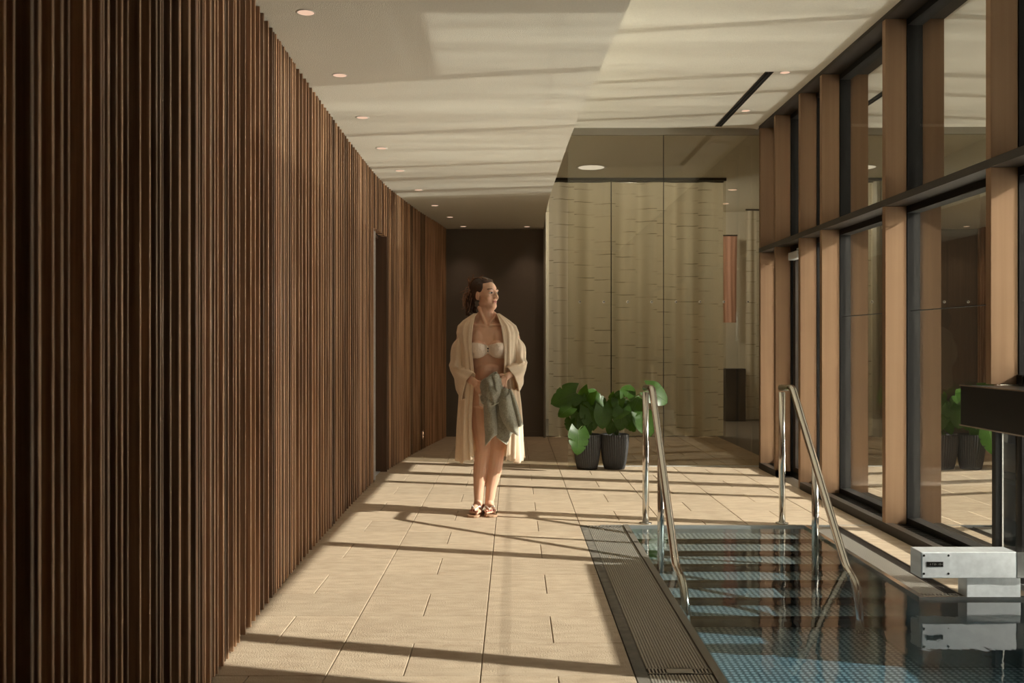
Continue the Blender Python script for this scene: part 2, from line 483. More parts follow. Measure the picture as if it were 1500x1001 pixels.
def slat_mesh(w, d, h):
    if (w, d, h) not in slat_cache:
        c = 0.0015
        m = MB(); prof = [(0,-w/2),(d-c,-w/2),(d,-w/2+c),(d,w/2-c),(d-c,w/2),(0,w/2)]
        m.prism(prof, 0.0, h); slat_cache[(w, d, h)] = m.mesh('slat', M['slat_wood'])
    return slat_cache[(w, d, h)]
n_obj = 0; rest = MB(); k = 0
for i, (p, t) in enumerate(res):
    nrm = Vector((t.y, -t.x, 0))
    ang = math.atan2(nrm.y, nrm.x)
    w = rs.choice([0.010,0.012,0.013,0.013,0.016])
    d = 0.060 if k % 3 == 0 else rs.choice([0.016,0.030,0.046,0.056])
    k += 1
    base = p - nrm*0.060
    over = D0 < p.y < D1
    z0, h = (DZ+0.002, Z_LOW-DZ-0.004) if over else (0.006, Z_LOW-0.008)
    if n_obj < 300:
        link('slat', slat_mesh(w, d, h), wall_left, loc=(base.x, base.y, z0), rot=(0,0,ang)); n_obj += 1
    else:
        u = Vector((t.x, t.y, 0))
        q = [base-u*w/2, base+nrm*d-u*w/2, base+nrm*d+u*w/2, base+u*w/2]
        rest.prism([(a.x,a.y) for a in q], z0, z0+h)
ro = rest.build('far_slats', M['slat_wood'], wall_left); ro['kind'] = 'stuff'
# dark backing board behind the slats, cut around the doorway
def backing(ya, yb, za, zb, name):
    pts = [p for p in WALL if ya-0.15 < p.y < yb+0.15]
    def at(y):
        for a, b in zip(WALL, WALL[1:]):
            if a.y <= y <= b.y and b.y > a.y: return a.x + (b.x-a.x)*(y-a.y)/(b.y-a.y)
        return WALL[-1].x
    ys = [ya] + [p.y for p in pts if ya < p.y < yb] + [yb]
    ys = sorted(ys)
    poly = [(at(y)-0.062, y) for y in ys] + [(at(y)-0.10, y) for y in reversed(ys)]
    m = MB().prism(poly, za, zb)
    return recalc(m.build(name, M['slat_backing'], wall_left))
backing(0.82, D0, 0.0, Z_LOW-0.002, 'backing_board')
backing(D1, Y_END, 0.0, Z_LOW-0.002, 'backing_board')
backing(D0, D1, DZ, Z_LOW-0.002, 'backing_board')
MB().box(-1.0,-0.92,-3.0,0.84,0,Z_LOW).build('backing_panel', M['door_wood'], wall_left)
# recessed doorway
door_1 = tag(empty('door_1', (-1.25, D0, 0)), 'narrow dark doorway recessed into the slat wall', 'doorway', kind='structure')
def lb(name, x0, x1, y0, y1, z0, z1, m): return MB().box(x0+1.25,x1+1.25,y0-D0,y1-D0,z0,z1).build(name, M[m], door_1)
lb('jamb', -1.72,-1.235, D1-0.03, D1-0.004, 0.0, DZ, 'door_wood')
lb('jamb', -1.72,-1.262, D0+0.004, D0+0.05, 0.0, DZ, 'stone_dark')
lb('lintel', -1.72,-1.32, D0+0.01, D1-0.01, DZ-0.03, DZ, 'door_wood')
lb('door_leaf', -1.76,-1.70, D0, D1, 0.0, DZ, 'black_frame')
lb('threshold', -1.72,-1.30, D0+0.01, D1-0.01, -0.010, 0.004, 'steel_brushed')
lb('edge_profile', -1.262,-1.246, D0+0.004, D0+0.016, 0.02, DZ-0.03, 'steel_brushed')

# ---- ceilings
ceiling = tag(empty('ceiling'), 'pale plaster ceiling, lower over the walkway, higher over the pool', 'ceiling', kind='structure')
poly = [(p.x, p.y) for p in EDGE] + [(-1.9, 14.2), (-1.9, -3.0)]
recalc(MB().prism(poly, Z_LOW, Z_HIGH+0.12).build('low_soffit', M['plaster'], ceiling))
m = MB()
m.box(0.3,2.28,-3.0,Y_END,Z_HIGH,Z_HIGH+0.1); m.box(0.3,4.9,Y_END,16.7,Z_HIGH,Z_HIGH+0.1)
m.box(2.28,4.9,10.17,Y_END,Z_HIGH,Z_HIGH+0.1)
m.build('high_ceiling', M['plaster'], ceiling)
m = MB()
prof = [(2.28,Z_HIGH)] + [(2.28+0.20*math.sin(a), Z_HIGH-0.018*(1-math.cos(a))) for a in [i*math.pi/12 for i in range(1,7)]]
prof += [(2.50,Z_HIGH+0.1),(2.28,Z_HIGH+0.1)]
m.rings([[(x,y,z) for x,z in prof] for y in (-3.0,10.17)], True, False)
recalc(m.build('cove_edge', M['plaster'], ceiling))

# ---- end wall, back wall, far room shell
wall_end = tag(empty('wall_end'), 'dark grey-brown end wall closing the walkway', 'wall', kind='structure')
MB().box(-1.5,0.415,Y_END,Y_END+0.1,0,Z_LOW).build('panel', M['dark_wall'], wall_end)
o = tag(MB().box(-0.90,0.40,Y_END-0.014,Y_END,0.0,0.07).build('baseboard_end', M['dark_wall']), 'low dark baseboard under the end wall', 'baseboard', kind='structure')
o = tag(MB().box(0.405,0.432,Y_END-0.16,Y_END+0.1,0.0,Z_HIGH).build('trim_1', M['pale_trim']), 'slim pale vertical profile between end wall and curtain', 'trim', kind='structure')
o = tag(MB().box(-2.0,2.9,-3.1,-3.0,-0.6,Z_HIGH+0.1).build('wall_back', M['back_panel']), 'plain dark wall behind the viewer', 'wall', kind='structure')
wall_far = tag(empty('wall_far'), 'greige walls of the curtained room beyond the glass', 'wall', kind='structure')
MB().box(0.3,5.0,16.6,16.7,0,Z_HIGH).build('far_panel', M['curtain_room'], wall_far)
MB().box(4.9,5.0,10.1,16.6,0,Z_HIGH).build('side_panel', M['curtain_room'], wall_far)
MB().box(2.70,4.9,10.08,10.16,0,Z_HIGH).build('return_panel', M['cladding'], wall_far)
MB().box(0.33,0.42,Y_END+0.1,16.6,0,Z_HIGH).build('partition_panel', M['curtain_room'], wall_far)
o = tag(MB().box(0.3,5.0,Y_END+0.10,16.6,-0.2,0.0).box(2.75,5.0,10.16,Y_END+0.10,-0.2,0.0).build('floor_far', M['far_floor']), 'dark floor of the curtained room beyond the glass', 'floor', kind='structure')

# ---- window wall on the right
wall_right = tag(empty('wall_right'), 'right wall of deep bronze fins and crossbars', 'window wall', kind='structure')
FINS = [9.95,9.38,8.57,7.97,6.61,5.15,3.17,2.75]
FT, XO, XG = 0.055, 2.612, 2.66
ZT0, ZT1 = 2.165, 2.21              # crossbar between the lower and upper windows
ZTOP = 3.44
for fy in FINS:
    z0 = 1.04 if fy == 5.15 else 0.0
    for a, b in ((z0, ZT0), (ZT1, ZTOP-0.03)):
        bevel(MB().box(XW, XO, fy, fy+FT, a, b).build('fin', M['bronze'], wall_right), 0.002, 1)
fy_sorted = sorted(FINS)
MB().box(XW-0.004, XO+0.09, -3.0, 10.0, ZTOP-0.03, ZTOP+0.01).build('head_beam', M['dark_bronze'], wall_right)
MB().box(XO-0.01, XO+0.09, 9.95+FT, 10.2, 0, ZTOP).build('corner_post', M['dark_bronze'], wall_right)
MB().box(XO, XO+0.12, -3.0, 2.78, 0, ZTOP).build('end_panel', M['dark_bronze'], wall_right)
MB().box(XO+0.06, XO+0.12, -3.0, 10.2, ZTOP-0.04, Z_HIGH+0.15).build('lintel_panel', M['dark_bronze'], wall_right)
MB().box(XW-0.003, XO+0.08, 2.75, 10.0, ZT0, ZT1).build('crossbar', M['dark_bronze'], wall_right)
def sill(y0, y1):
    MB().box(XW-0.003, XW+0.05, y0, y1, -0.01, 0.060).box(XW+0.05, XO+0.09, y0, y1, -0.01, 0.048).build('sill', M['dark_bronze'], wall_right)
    g = MB(); y = y0 + 0.02
    while y < y1 - 0.02:
        g.box(XW+0.062, XO+0.005, y, y+0.016, 0.048, 0.056); y += 0.036
    g.box(XW+0.054, XW+0.062, y0, y1, 0.048, 0.057)
    g.build('floor_grille', M['black_frame'], wall_right)
sill(5.15, 8.57); sill(9.38, 10.0)
MB().box(2.60, XO+0.09, -3.0, 5.15, -0.6, 0.02).build('channel_kerb', M['pool_steel'], wall_right)
WL = {9.38:('last narrow','beside the glass partition'), 8.57:('single upper','above the tall glass door'), 7.97:('narrow','next to the glass door'),
      6.61:('wide','behind the right handrail'), 5.15:('widest','above the steel beam'), 3.17:('broad','over the black channel housing'),
      2.75:('slim','just in front of the viewer'), 1.30:('wide','beside the viewer'), -0.15:('wide','right behind the viewer'), -1.60:('wide','farthest behind the viewer')}
nwin = 0
def frame_ring(y0, y1, z0, z1, w=0.045, x0=XO+0.002, x1=XO+0.085):
    m = MB()
    m.box(x0,x1,y0,y0+w,z0,z1); m.box(x0,x1,y1-w,y1,z0,z1)
    m.box(x0,x1,y0+w,y1-w,z0,z0+w); m.box(x0,x1,y0+w,y1-w,z1-w,z1)
    return m
for a, b in zip(fy_sorted, fy_sorted[1:]):
    y0, y1 = a + FT*0.3, b + FT*0.7
    if a >= 9.38: pass
    nwin += 1
    what, where = WL[a]
    door = (a == 8.57)
    wo = tag(empty('window_%d' % nwin, (XG, (y0+y1)/2, 0)), 'dark framed %s reflective window bay %s' % (what, where), 'window', kind='structure')
    def loc(o): o.location = (-XG, -(y0+y1)/2, 0); return o
    loc(frame_ring(y0, y1, ZT1, ZTOP-0.03).build('upper_frame', M['black_frame'], wo))
    loc(MB().box(XG-0.004, XG+0.004, y0+0.04, y1-0.04, ZT1+0.04, ZTOP-0.07).build('upper_pane', M['window_glass'], wo))
    zl = 1.04 if a == 3.17 else (0.03 if a < 5 else 0.05)
    if not door:
        loc(frame_ring(y0, y1, zl, ZT0).build('lower_frame', M['black_frame'], wo))
        loc(MB().box(XG-0.004, XG+0.004, y0+0.04, y1-0.04, zl+0.04, ZT0-0.04).build('lower_pane', M['window_glass'], wo))
        if a == 5.15: pane_turn = wo.children[-1]
        loc(MB().box(XO+0.022, XO+0.026, y0+0.04, y1-0.04, 1.4675, 1.4705).build('glazing_bar', M['black_frame'], wo))
    else:
        d = tag(empty('door_2', (XG, y0, 0)), 'tall dark framed glass door in the window wall', 'door', kind='structure')
        def dl(o): o.location = (-XG, -y0, 0); return o
        dl(frame_ring(y0, y1, 0.0, ZT0, 0.05).build('door_frame', M['black_frame'], d))
        dl(frame_ring(y0+0.055, y1-0.055, 0.02, ZT0-0.055, 0.075, XO+0.02, XO+0.07).build('door_leaf', M['dark_bronze'], d))
        dl(MB().box(XG-0.004, XG+0.004, y0+0.13, y1-0.13, 0.095, ZT0-0.13).build('door_pane', M['window_glass'], d))
        dl(bevel(MB().box(XO-0.045, XO+0.02, 9.02, 9.30, 2.03, 2.10).build('door_closer', M['steel_brushed'], d), 0.006))
        dl(MB().box(XO-0.03, XO-0.012, 8.80, 9.08, 2.105, 2.122).build('closer_arm', M['steel_brushed'], d))
        dl(MB().tube([(XO-0.035,8.79,1.62),(XO-0.035,8.79,1.28)],0.010,8).tube([(XO-0.035,8.79,1.60),(XO+0.03,8.79,1.60)],0.007,8).tube([(XO-0.035,8.79,1.30),(XO+0.03,8.79,1.30)],0.007,8).build('pull_handle', M['steel_brushed'], d))
# the big lower pane sits very slightly out of true in its frame
pane_turn.data.transform(Matrix.Translation((-XG, -5.9, 0))); pane_turn.location = (0, 5.9-(5.15+FT*0.3+6.61+FT*0.7)/2, 0)
pane_turn.rotation_euler = (0, 0, math.radians(-0.7))
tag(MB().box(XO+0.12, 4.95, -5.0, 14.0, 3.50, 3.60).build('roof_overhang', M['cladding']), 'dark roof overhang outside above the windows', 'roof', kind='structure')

# ---- glass partition across the far end of the pool deck
YG = 10.15
part = tag(empty('glass_partition', (1.53, YG, 0)), 'tall frameless greenish glass partition across the deck behind the plants', 'partition', kind='structure')
def pl(o): o.location = (-1.53, -YG, 0); return o
for x0, x1 in ((0.557,1.529),(1.533,2.56)):
    pl(MB().box(x0, x1, YG-0.006, YG+0.006, 0.006, 3.385).build('glass_pane', M['partition_glass'], part))
pl(MB().box(1.528, 1.534, YG-0.007, YG+0.007, 0.0, 3.385).build('joint', M['black_frame'], part))
pl(MB().box(0.40, 2.58, YG-0.018, YG+0.018, 3.38, Z_HIGH).build('top_channel', M['pale_trim'], part))
pl(MB().box(0.557, 2.56, YG-0.010, YG+0.010, 0.0, 0.008).build('bottom_channel', M['steel_brushed'], part))
pl(MB().box(2.535, 2.56, YG-0.03, YG+0.02, 0.0, 3.42).build('end_post', M['pale_trim'], part))
for px in (849,884,919,954,990,1025,1060,1095):
    x = X(px, YG)
    pl(MB().rings([[(x+0.013*math.cos(a), YG-0.0075-dy, Z(442.5,YG)+0.013*math.sin(a)) for a in [j*math.pi/8 for j in range(16)]] for dy in (0, 0.003)]).build('marker_dot', M['white_metal'], part))
    pl(MB().rings([[(x+0.004+0.007*math.cos(a), YG-0.0106-dy, Z(442.5,YG)+0.007*math.sin(a)) for a in [j*math.pi/6 for j in range(12)]] for dy in (0, 0.001)]).build('marker_core', M['black_frame'], part))
# inner glazing in front of the curtain
ig = tag(empty('inner_glazing', (1.6, 13.2, 0)), 'inner glass wall with thin dark joints in front of the long curtain', 'glazing', kind='structure')
def il(o): o.location = (-1.6, -13.2, 0); return o
xs = [0.435, 1.296, 2.82]
for x0, x1 in zip(xs, xs[1:]):
    il(MB().box(x0+0.003, x1-0.003, 13.195, 13.203, 0.01, Z_HIGH-0.02).build('glass_pane', M['inner_glass'], ig))
for x in xs[1:2]:
    il(MB().box(x-0.006, x+0.006, 13.185, 13.205, 0.0, Z_HIGH).build('joint', M['black_frame'], ig))
il(MB().box(0.435, 2.82, 13.17, 13.215, Z_HIGH-0.04, Z_HIGH).build('head_track', M['dark_bronze'], ig))

# ---- curtains
def curtain(name, x0, x1, y, z0, z1, pitch, amp, material, label, group=None, ph=0.0, ragged=0.0, seed=1):
    rr = random.Random(seed)
    n = max(24, int((x1-x0)/pitch*14)); nz = 24
    ws = [(rr.uniform(0.8,1.3), rr.uniform(0,6.28), rr.uniform(0.5,1)) for _ in range(4)]
    root = tag(empty(name, ((x0+x1)/2, y, z0)), label, 'curtain', group)
    m = MB(); vs = []; fs = []
    for iz in range(nz+1):
        t = iz/nz
        for i in range(n+1):
            u = x0 + (x1-x0)*i/n
            off = sum(w[2]*math.sin(2*math.pi*u/(pitch*w[0]*(1+0.5*k)) + w[1] + 0.25*math.sin(3*t+k)) for k, w in enumerate(ws))/2.2
            a = amp*(0.55 + 0.45*(1-t))
            vs.append((u - (x0+x1)/2 + 0.012*math.cos(11*u+2*t), a*off, (z1-z0)*t))
    for iz in range(nz):
        for i in range(n):
            q = iz*(n+1)+i; fs.append((q, q+1, q+n+2, q+n+1))
    m.add(vs, fs, True); m.build('cloth', M[material], root)
    MB().box(-(x1-x0)/2, (x1-x0)/2, -0.012, 0.012, z1-z0+0.002, z1-z0+0.022).build('rail', M['dark_bronze'], root)
    return root
curtain('curtain', 0.47, 2.83, 13.40, 0.01, Z_HIGH-0.03, 0.26, 0.10, 'curtain', 'long greige curtain with woven seams behind the inner glass wall', seed=4)
curtain('curtain', 3.78, 4.12, 16.2, 0.02, Z_HIGH-0.03, 0.10, 0.03, 'curtain', 'narrow pale curtain hanging far right beyond the glass partition', seed=9)
curtain('curtain', 3.40, 3.68, 16.35, 1.60, 3.02, 0.08, 0.025, 'pink_curtain', 'short pinkish curtain glowing far behind the glass partition', seed=12)
tag(bevel(MB().box(3.42,3.75,16.05,16.3,0.0,0.85).build('low_cabinet', M['far_dark']),0.01), 'dark low cabinet far beyond the glass partition', 'cabinet')

# ------------------------------------------------------------------ pool
WZ = -0.012
pool = tag(empty('pool'), 'sunken stainless steel pool with steps at its far end', 'pool', kind='structure')
MB().box(0.70,2.70,-2.9,6.95,-0.60,-0.35).build('pool_floor', M['pool_stud'], pool)
MB().box(0.755,0.79,-2.9,6.86,-0.5,0.006).build('side_lip', M['lip_steel'], pool)
MB().box(0.60,0.755,-2.9,6.86,-0.5,-0.03).build('side_wall', M['pool_steel'], pool)
MB().box(0.60,2.75,6.845,6.87,-0.5,0.0).build('far_wall', M['pool_steel'], pool)
MB().box(2.0,2.03,4.93,6.845,-0.5,0.002).build('right_lip', M['steel'], pool)
MB().box(2.0,2.60,4.905,4.93,-0.5,0.002).build('channel_wall', M['steel'], pool)
MB().box(2.03,2.23,4.93,6.845,-0.5,-0.03).build('right_wall', M['pool_steel'], pool)
DK = [6.64,6.43,6.22,6.01,5.80,5.59]; HK = [0.041,0.076,0.114,0.166,0.217,0.268]
for i, (dk, hk) in enumerate(zip(DK, HK)):
    st = MB().box(0.79, 2.0, dk, 6.845, WZ-hk-0.012, WZ-hk).build('step', M['pool_stud'], pool)
    MB().box(0.79, 2.0, dk+0.03, 6.845, -0.36, WZ-hk-0.012).build('riser', M['step_riser'], st)
    MB().box(0.79, 2.0, dk-0.006, dk, WZ-hk-0.014, WZ-hk+0.001).build('nosing', M['black_box'], st)
wpoly = [(0.775,-2.85),(2.62,-2.85),(2.62,4.915),(2.01,4.915),(2.01,6.85),(0.775,6.85)]
wt = tag(recalc(MB().prism(wpoly, -0.40, WZ).build('pool_water', M['water'])), 'clear blue-green water filling the indoor pool', 'water', kind='stuff')
MB().box(-2.2,2.8,-3.0,7.0,-0.75,-0.60).build('pool_bed', M['grout'], pool)

# overflow gratings along both pool edges
def grating(name, x0, x1, y0, y1, label, bar, gap):
    root = tag(empty(name, ((x0+x1)/2, (y0+y1)/2, 0)), label, 'grating', kind='structure')
    cx, cyy = (x0+x1)/2, (y0+y1)/2
    b = MB(); x = x0 + 0.004
    while x < x1 - 0.006:
        b.box(x-cx, x+bar-cx, y0-cyy, y1-cyy, -0.012, -0.001); x += bar+gap
    o = b.build('long_bars', M['grate_steel'], root); o['kind'] = 'stuff'
    c = MB(); y = y0 + 0.004
    while y < y1 - 0.006:
        c.box(x0-cx, x1-cx, y-cyy, y+0.0045-cyy, -0.010, -0.0016); y += 0.012
    o = c.build('cross_bars', M['grate_steel'], root); o['kind'] = 'stuff'
    MB().box(x0-cx,x1-cx,y0-cyy,y1-cyy,-0.028,-0.022).build('tray', M['gutter_stone'], root)
    return root
def slot_plate(name, x0, x1, y0, y1, label, nslot):
    root = tag(empty(name, ((x0+x1)/2, (y0+y1)/2, 0)), label, 'drain', kind='structure')
    cx, cyy = (x0+x1)/2, (y0+y1)/2
    m = MB(); m.box(x0-cx,x1-cx,y0-cyy,y0-cyy+0.008,-0.012,0.0); m.box(x0-cx,x1-cx,y1-cyy-0.008,y1-cyy,-0.012,0.0)
    w = (x1-x0)/(nslot*2)
    for i in range(nslot):
        if nslot > 12 and 0.3 < i/nslot < 0.68: m.box(x0-cx+2*i*w, x0-cx+(2*i+2)*w, y0-cyy, y1-cyy, -0.012, 0.0)
        else: m.box(x0-cx+(2*i+1)*w, x0-cx+(2*i+2)*w, y0-cyy, y1-cyy, -0.012, 0.0)
    m.build('slotted_plate', M['grate_steel'], root)
    MB().box(x0-cx,x1-cx,y0-cyy,y1-cyy,-0.03,-0.024).build('trough', M['black_void'], root)
    return root
grating('pool_grating', 0.51, 0.754, 3.84, 6.79, 'perforated steel overflow grating along the left pool edge', 0.007, 0.005)
grating('pool_grating', 0.51, 0.754, 0.6, 3.765, 'perforated steel overflow grating nearest the viewer on the left pool edge', 0.007, 0.005)
slot_plate('slot_drain', 0.51, 0.754, 3.77, 3.835, 'slotted steel joint plate between the two left gratings', 18)
slot_plate('slot_drain', 0.51, 0.754, 6.795, 6.845, 'short slotted drain closing the far end of the left grating', 10)
grating('pool_grating', 2.032, 2.165, 4.99, 6.80, 'pale perforated steel grating along the right pool edge', 0.007, 0.005)
slot_plate('slot_drain', 2.032, 2.22, 4.935, 4.985, 'slotted drain at the near end of the right grating below the steel beam', 10)
tag(MB().box(0.462,0.508,-2.9,6.86,-0.2,-0.001).build('trim_2', M['gutter_stone']), 'dark stone strip between floor tiles and left grating', 'trim', kind='structure')
root = tag(empty('line_drain', (2.2, 5.9, 0)), 'long narrow line drain with dark slots beside the right grating', 'drain', kind='structure')
m = MB(); m.box(-0.032,-0.026,-0.96,0.90,-0.012,0.0); m.box(0.026,0.032,-0.96,0.90,-0.012,0.0)
y = -0.95
while y < 0.88:
    m.box(-0.026,0.026,y,y+0.006,-0.012,-0.002); y += 0.020
m.build('slotted_plate', M['dark_bronze'], root)
MB().box(-0.032,0.032,-0.96,0.90,-0.03,-0.024).build('trough', M['black_void'], root)

# ------------------------------------------------------------------ fittings
def handrail(x, pts, ymid, label, hook):
    root = tag(empty('pool_handrail', (x, 6.92, 0)), label, 'handrail', 'pair of pool handrails')
    def L(p): return (0.0, p[0]-6.92, p[1])
    # rounded corners
    P = [Vector(L(p)) for p in pts]; path = [P[0]]
    for a, b, c in zip(P, P[1:], P[2:]):
        r = min(0.05, (b-a).length*0.4, (c-b).length*0.4)
        s = b + (a-b).normalized()*r; e = b + (c-b).normalized()*r
        for t in (0, .25, .5, .75, 1): path.append((1-t)**2*s + 2*t*(1-t)*b + t*t*e)
    path.append(P[-1])
    MB().tube(path, 0.0235, 16).build('rail', M['steel_polished'], root)
    MB().tube([(0,0,0.002),(0,0,0.915)], 0.0225, 16).build('post', M['steel_polished'], root)
    t = (ymid - pts[1][0])/(pts[2][0]-pts[1][0]); zr = pts[1][1] + t*(pts[2][1]-pts[1][1])
    MB().tube([(0,ymid-6.92,-0.19),(0,ymid-6.92,zr-0.012)], 0.0215, 16).build('post', M['steel_polished'], root)
    MB().lathe([(0.045,0.0),(0.045,0.006),(0.026,0.010)], (0,0,0.001), 20).build('flange', M['steel'], root)
    return root
handrail(0.92, [(6.92,0.945),(6.60,0.955),(5.63,-0.012),(5.41,-0.040),(5.31,-0.135),(5.29,-0.31)], 6.21, 'polished steel pool handrail on the left side of the steps', 0)
handrail(1.868, [(6.94,0.945),(6.66,0.955),(5.58,-0.006),(5.425,-0.056),(5.38,-0.18),(5.36,-0.31)], 6.16, 'polished steel pool handrail on the right, nearest the windows', 0)

# steel beam beside the channel
YB = 4.885
beam = tag(empty('steel_beam', (2.25, YB, 0)), 'brushed steel box beam on a foot above the water at the right', 'steel beam')
def bl(o): o.location = (-2.25, -YB, 0); return o
bl(bevel(MB().box(2.0, 2.47, YB, YB+0.13, 0.099, 0.2275).build('beam_box', M['steel_brushed'], beam), 0.003))
bl(bevel(MB().box(2.47, 2.56, YB-0.002, YB+0.13, 0.099, 0.2275).build('end_sleeve', M['steel'], beam), 0.003))
bl(bevel(MB().box(2.235, 2.50, YB+0.02, YB+0.12, 0.0, 0.100).build('foot', M['steel_brushed'], beam), 0.002))
cp = bl(MB().box(2.006, 2.142, YB-0.004, YB, 0.104, 0.2225).build('end_plate', M['steel_brushed'], beam))
xa, xb = X(1357,YB), X(1381,YB)
MB().box(xa, xb, YB-0.006, YB-0.0038, Z(830.5,YB), Z(823,YB)).build('name_plate', M['black_frame'], cp)
mk = MB(); rr = random.Random(5); x = xa + 0.014
while x < xb - 0.01:
    w = rr.choice([0.002,0.004,0.006]); h = rr.choice([0.004,0.008,0.010]); zc = Z(826.7,YB)
    mk.box(x, x+w, YB-0.0066, YB-0.0058, zc-h/2, zc+h/2); x += w + rr.choice([0.002,0.003,0.006])
mk.build('plate_print', M['steel'], cp)
for px, py in ((1353,814),(1389,814),(1353,840.5),(1389,840.5)):
    MB().ell((X(px,YB), YB-0.004, Z(py,YB)), (0.006,0.003,0.006), nu=10, nv=6).build('screw', M['black_frame'], cp)

# black housing over the swim channel
gate = tag(empty('channel_housing', (2.46, 4.2, 0.83)), 'black box housing across the window above the swim channel', 'housing')
def gl_(o): o.location = (-2.46, -4.2, -0.83); return o
gl_(bevel(MB().box(2.30, 2.612, 3.235, 5.12, 0.836, 1.036).build('housing_body', M['black_box'], gate), 0.003))
gl_(MB().box(2.295, 2.303, 3.235, 5.125, 1.034, 1.040).box(2.295,2.302,3.235,5.125,0.830,0.837).build('edge_trim', M['steel'], gate))
gl_(MB().box(2.476, 2.508, 5.11, 5.15, 0.0, 0.836).build('guide_post', M['black_frame'], gate))
gl_(MB().box(2.508, 2.514, 5.105, 5.15, 0.0, 0.836).build('guide_strip', M['white_metal'], gate))
gl_(MB().box(2.516, 2.596, 5.128, 5.136, 0.02, 0.836).build('side_pane', M['window_glass'], gate))
gl_(MB().box(2.604, 2.700, 5.095, 5.175, 0.0, 1.09).build('guide_post', M['black_frame'], gate))
gl_(MB().box(2.655, 2.663, 3.23, 5.11, 0.0, 1.04).build('flap_pane', M['window_glass'], gate))

# recessed downlights
ORD = ['first','second','third','fourth','fifth','sixth','seventh','eighth','ninth']
def downlight(x, y, z, label, power, r=0.040, group='recessed ceiling downlights', name='recessed_downlight', cone=85, glow='lamp_glow'):
    root = tag(empty(name, (x, y, z)), label, 'downlight', group)
    MB().lathe([(r*1.14,0.0),(r*1.14,-0.002),(r*1.0,-0.003),(r*0.97,-0.001),(r*0.97,0.0)], (0,0,-0.0005), 28).build('trim_ring', M['white_metal'], root)
    MB().lathe([(r*0.96,-0.0022),(r*0.5,-0.0016),(0.001,-0.0014)], (0,0,-0.0005), 28).build('lamp', M[glow], root)
    wide = cone > 140
    ld = bpy.data.lights.new('lamp_light', 'POINT' if wide else 'SPOT'); ld.energy = power; ld.color = (1.0,0.93,0.78) if wide else (1.0,0.74,0.52)
    if not wide: ld.spot_size = math.radians(cone); ld.spot_blend = 0.9
    ld.shadow_soft_size = 0.14 if wide else 0.03
    lo = bpy.data.objects.new('lamp_light', ld); COL.objects.link(lo); lo.parent = root; lo.location = (0,0,-0.16 if wide else -0.012)
    return root
LOW = [(448,18),(498,110),(531,172),(559,217),(586,250),(613,278),(637,301),(659,318)]
for i, (px, py) in enumerate(LOW):
    d = (Z_LOW-CAM_H)*F/(504-py)
    downlight(X(px,d), d, Z_LOW, 'small round recessed downlight, %s from the viewer along the slat wall' % ORD[i], 5.0)
downlight(-0.66, 13.12, Z_LOW, 'small round recessed downlight at the left above the dark end wall', 7.0)
downlight(0.18, 13.14, Z_LOW, 'small round recessed downlight at the right above the dark end wall', 7.0)
downlight(2.20, 8.06, Z_HIGH, 'small recessed downlight in the high ceiling at the near end of the black slot', 3.0)
downlight(2.19, 9.38, Z_HIGH, 'small recessed downlight in the high ceiling nearest the glass partition', 3.0)
downlight(3.13, 14.2, Z_HIGH, 'recessed downlight beyond the glass partition, nearer of the two', 6.0, 0.06)
downlight(3.32, 15.6, Z_HIGH, 'recessed downlight beyond the glass partition, farther of the two', 6.0, 0.06)
downlight(1.75, 15.2, Z_HIGH, 'unseen fill lamp added behind the long curtain to light it through', 105.0, 0.10, cone=150, name='far_light')  # added backlight for the curtain, no lamp known there
downlight(0.97, 12.4, Z_HIGH, 'wide round ceiling lamp glowing behind the glass partition', 22.0, 0.17, cone=120, name='far_light', glow='lamp_bright')

# linear slot diffuser in the high ceiling
sl = tag(empty('slot_diffuser', (2.07, 9.05, Z_HIGH)), 'long black linear air slot in the high ceiling', 'air vent')
MB().box(-0.034,-0.028,-1.0,1.0,-0.004,0.0).box(0.028,0.034,-1.0,1.0,-0.004,0.0).box(-0.034,0.034,-1.006,-1.0,-0.004,0).box(-0.034,0.034,1.0,1.006,-0.004,0).build('slot_frame', M['dark_bronze'], sl)
MB().box(-0.028,0.028,-1.0,1.0,-0.001,0.0).build('slot_gap', M['black_void'], sl)
MB().box(-0.003,0.003,-1.0,1.0,-0.006,-0.001).build('slot_blade', M['dark_bronze'], sl)

# ground added outside as a mask; its opening passes the mirrored-sun lamp from below
OP = (2.95, 12.0, 3.55, 10.2)       # outdoor pool opening
ter = MB()
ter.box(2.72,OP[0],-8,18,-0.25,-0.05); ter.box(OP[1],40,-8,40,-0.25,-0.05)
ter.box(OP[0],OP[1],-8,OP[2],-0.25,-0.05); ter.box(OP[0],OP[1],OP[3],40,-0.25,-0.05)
tag(ter.build('terrace_mask', M['mask_black']), 'unseen dark ground added outside the windows to mask light from below', 'terrace', kind='structure')
tag(MB().box(OP[0],OP[1],OP[2],OP[3],-0.075,-0.07).build('pool_opening_gobo', M['streak_gobo']), 'unseen streaked sheet added in the outdoor pool opening to pattern light from below', 'water', kind='stuff')  # thin sheet added in the opening to streak the lamp light

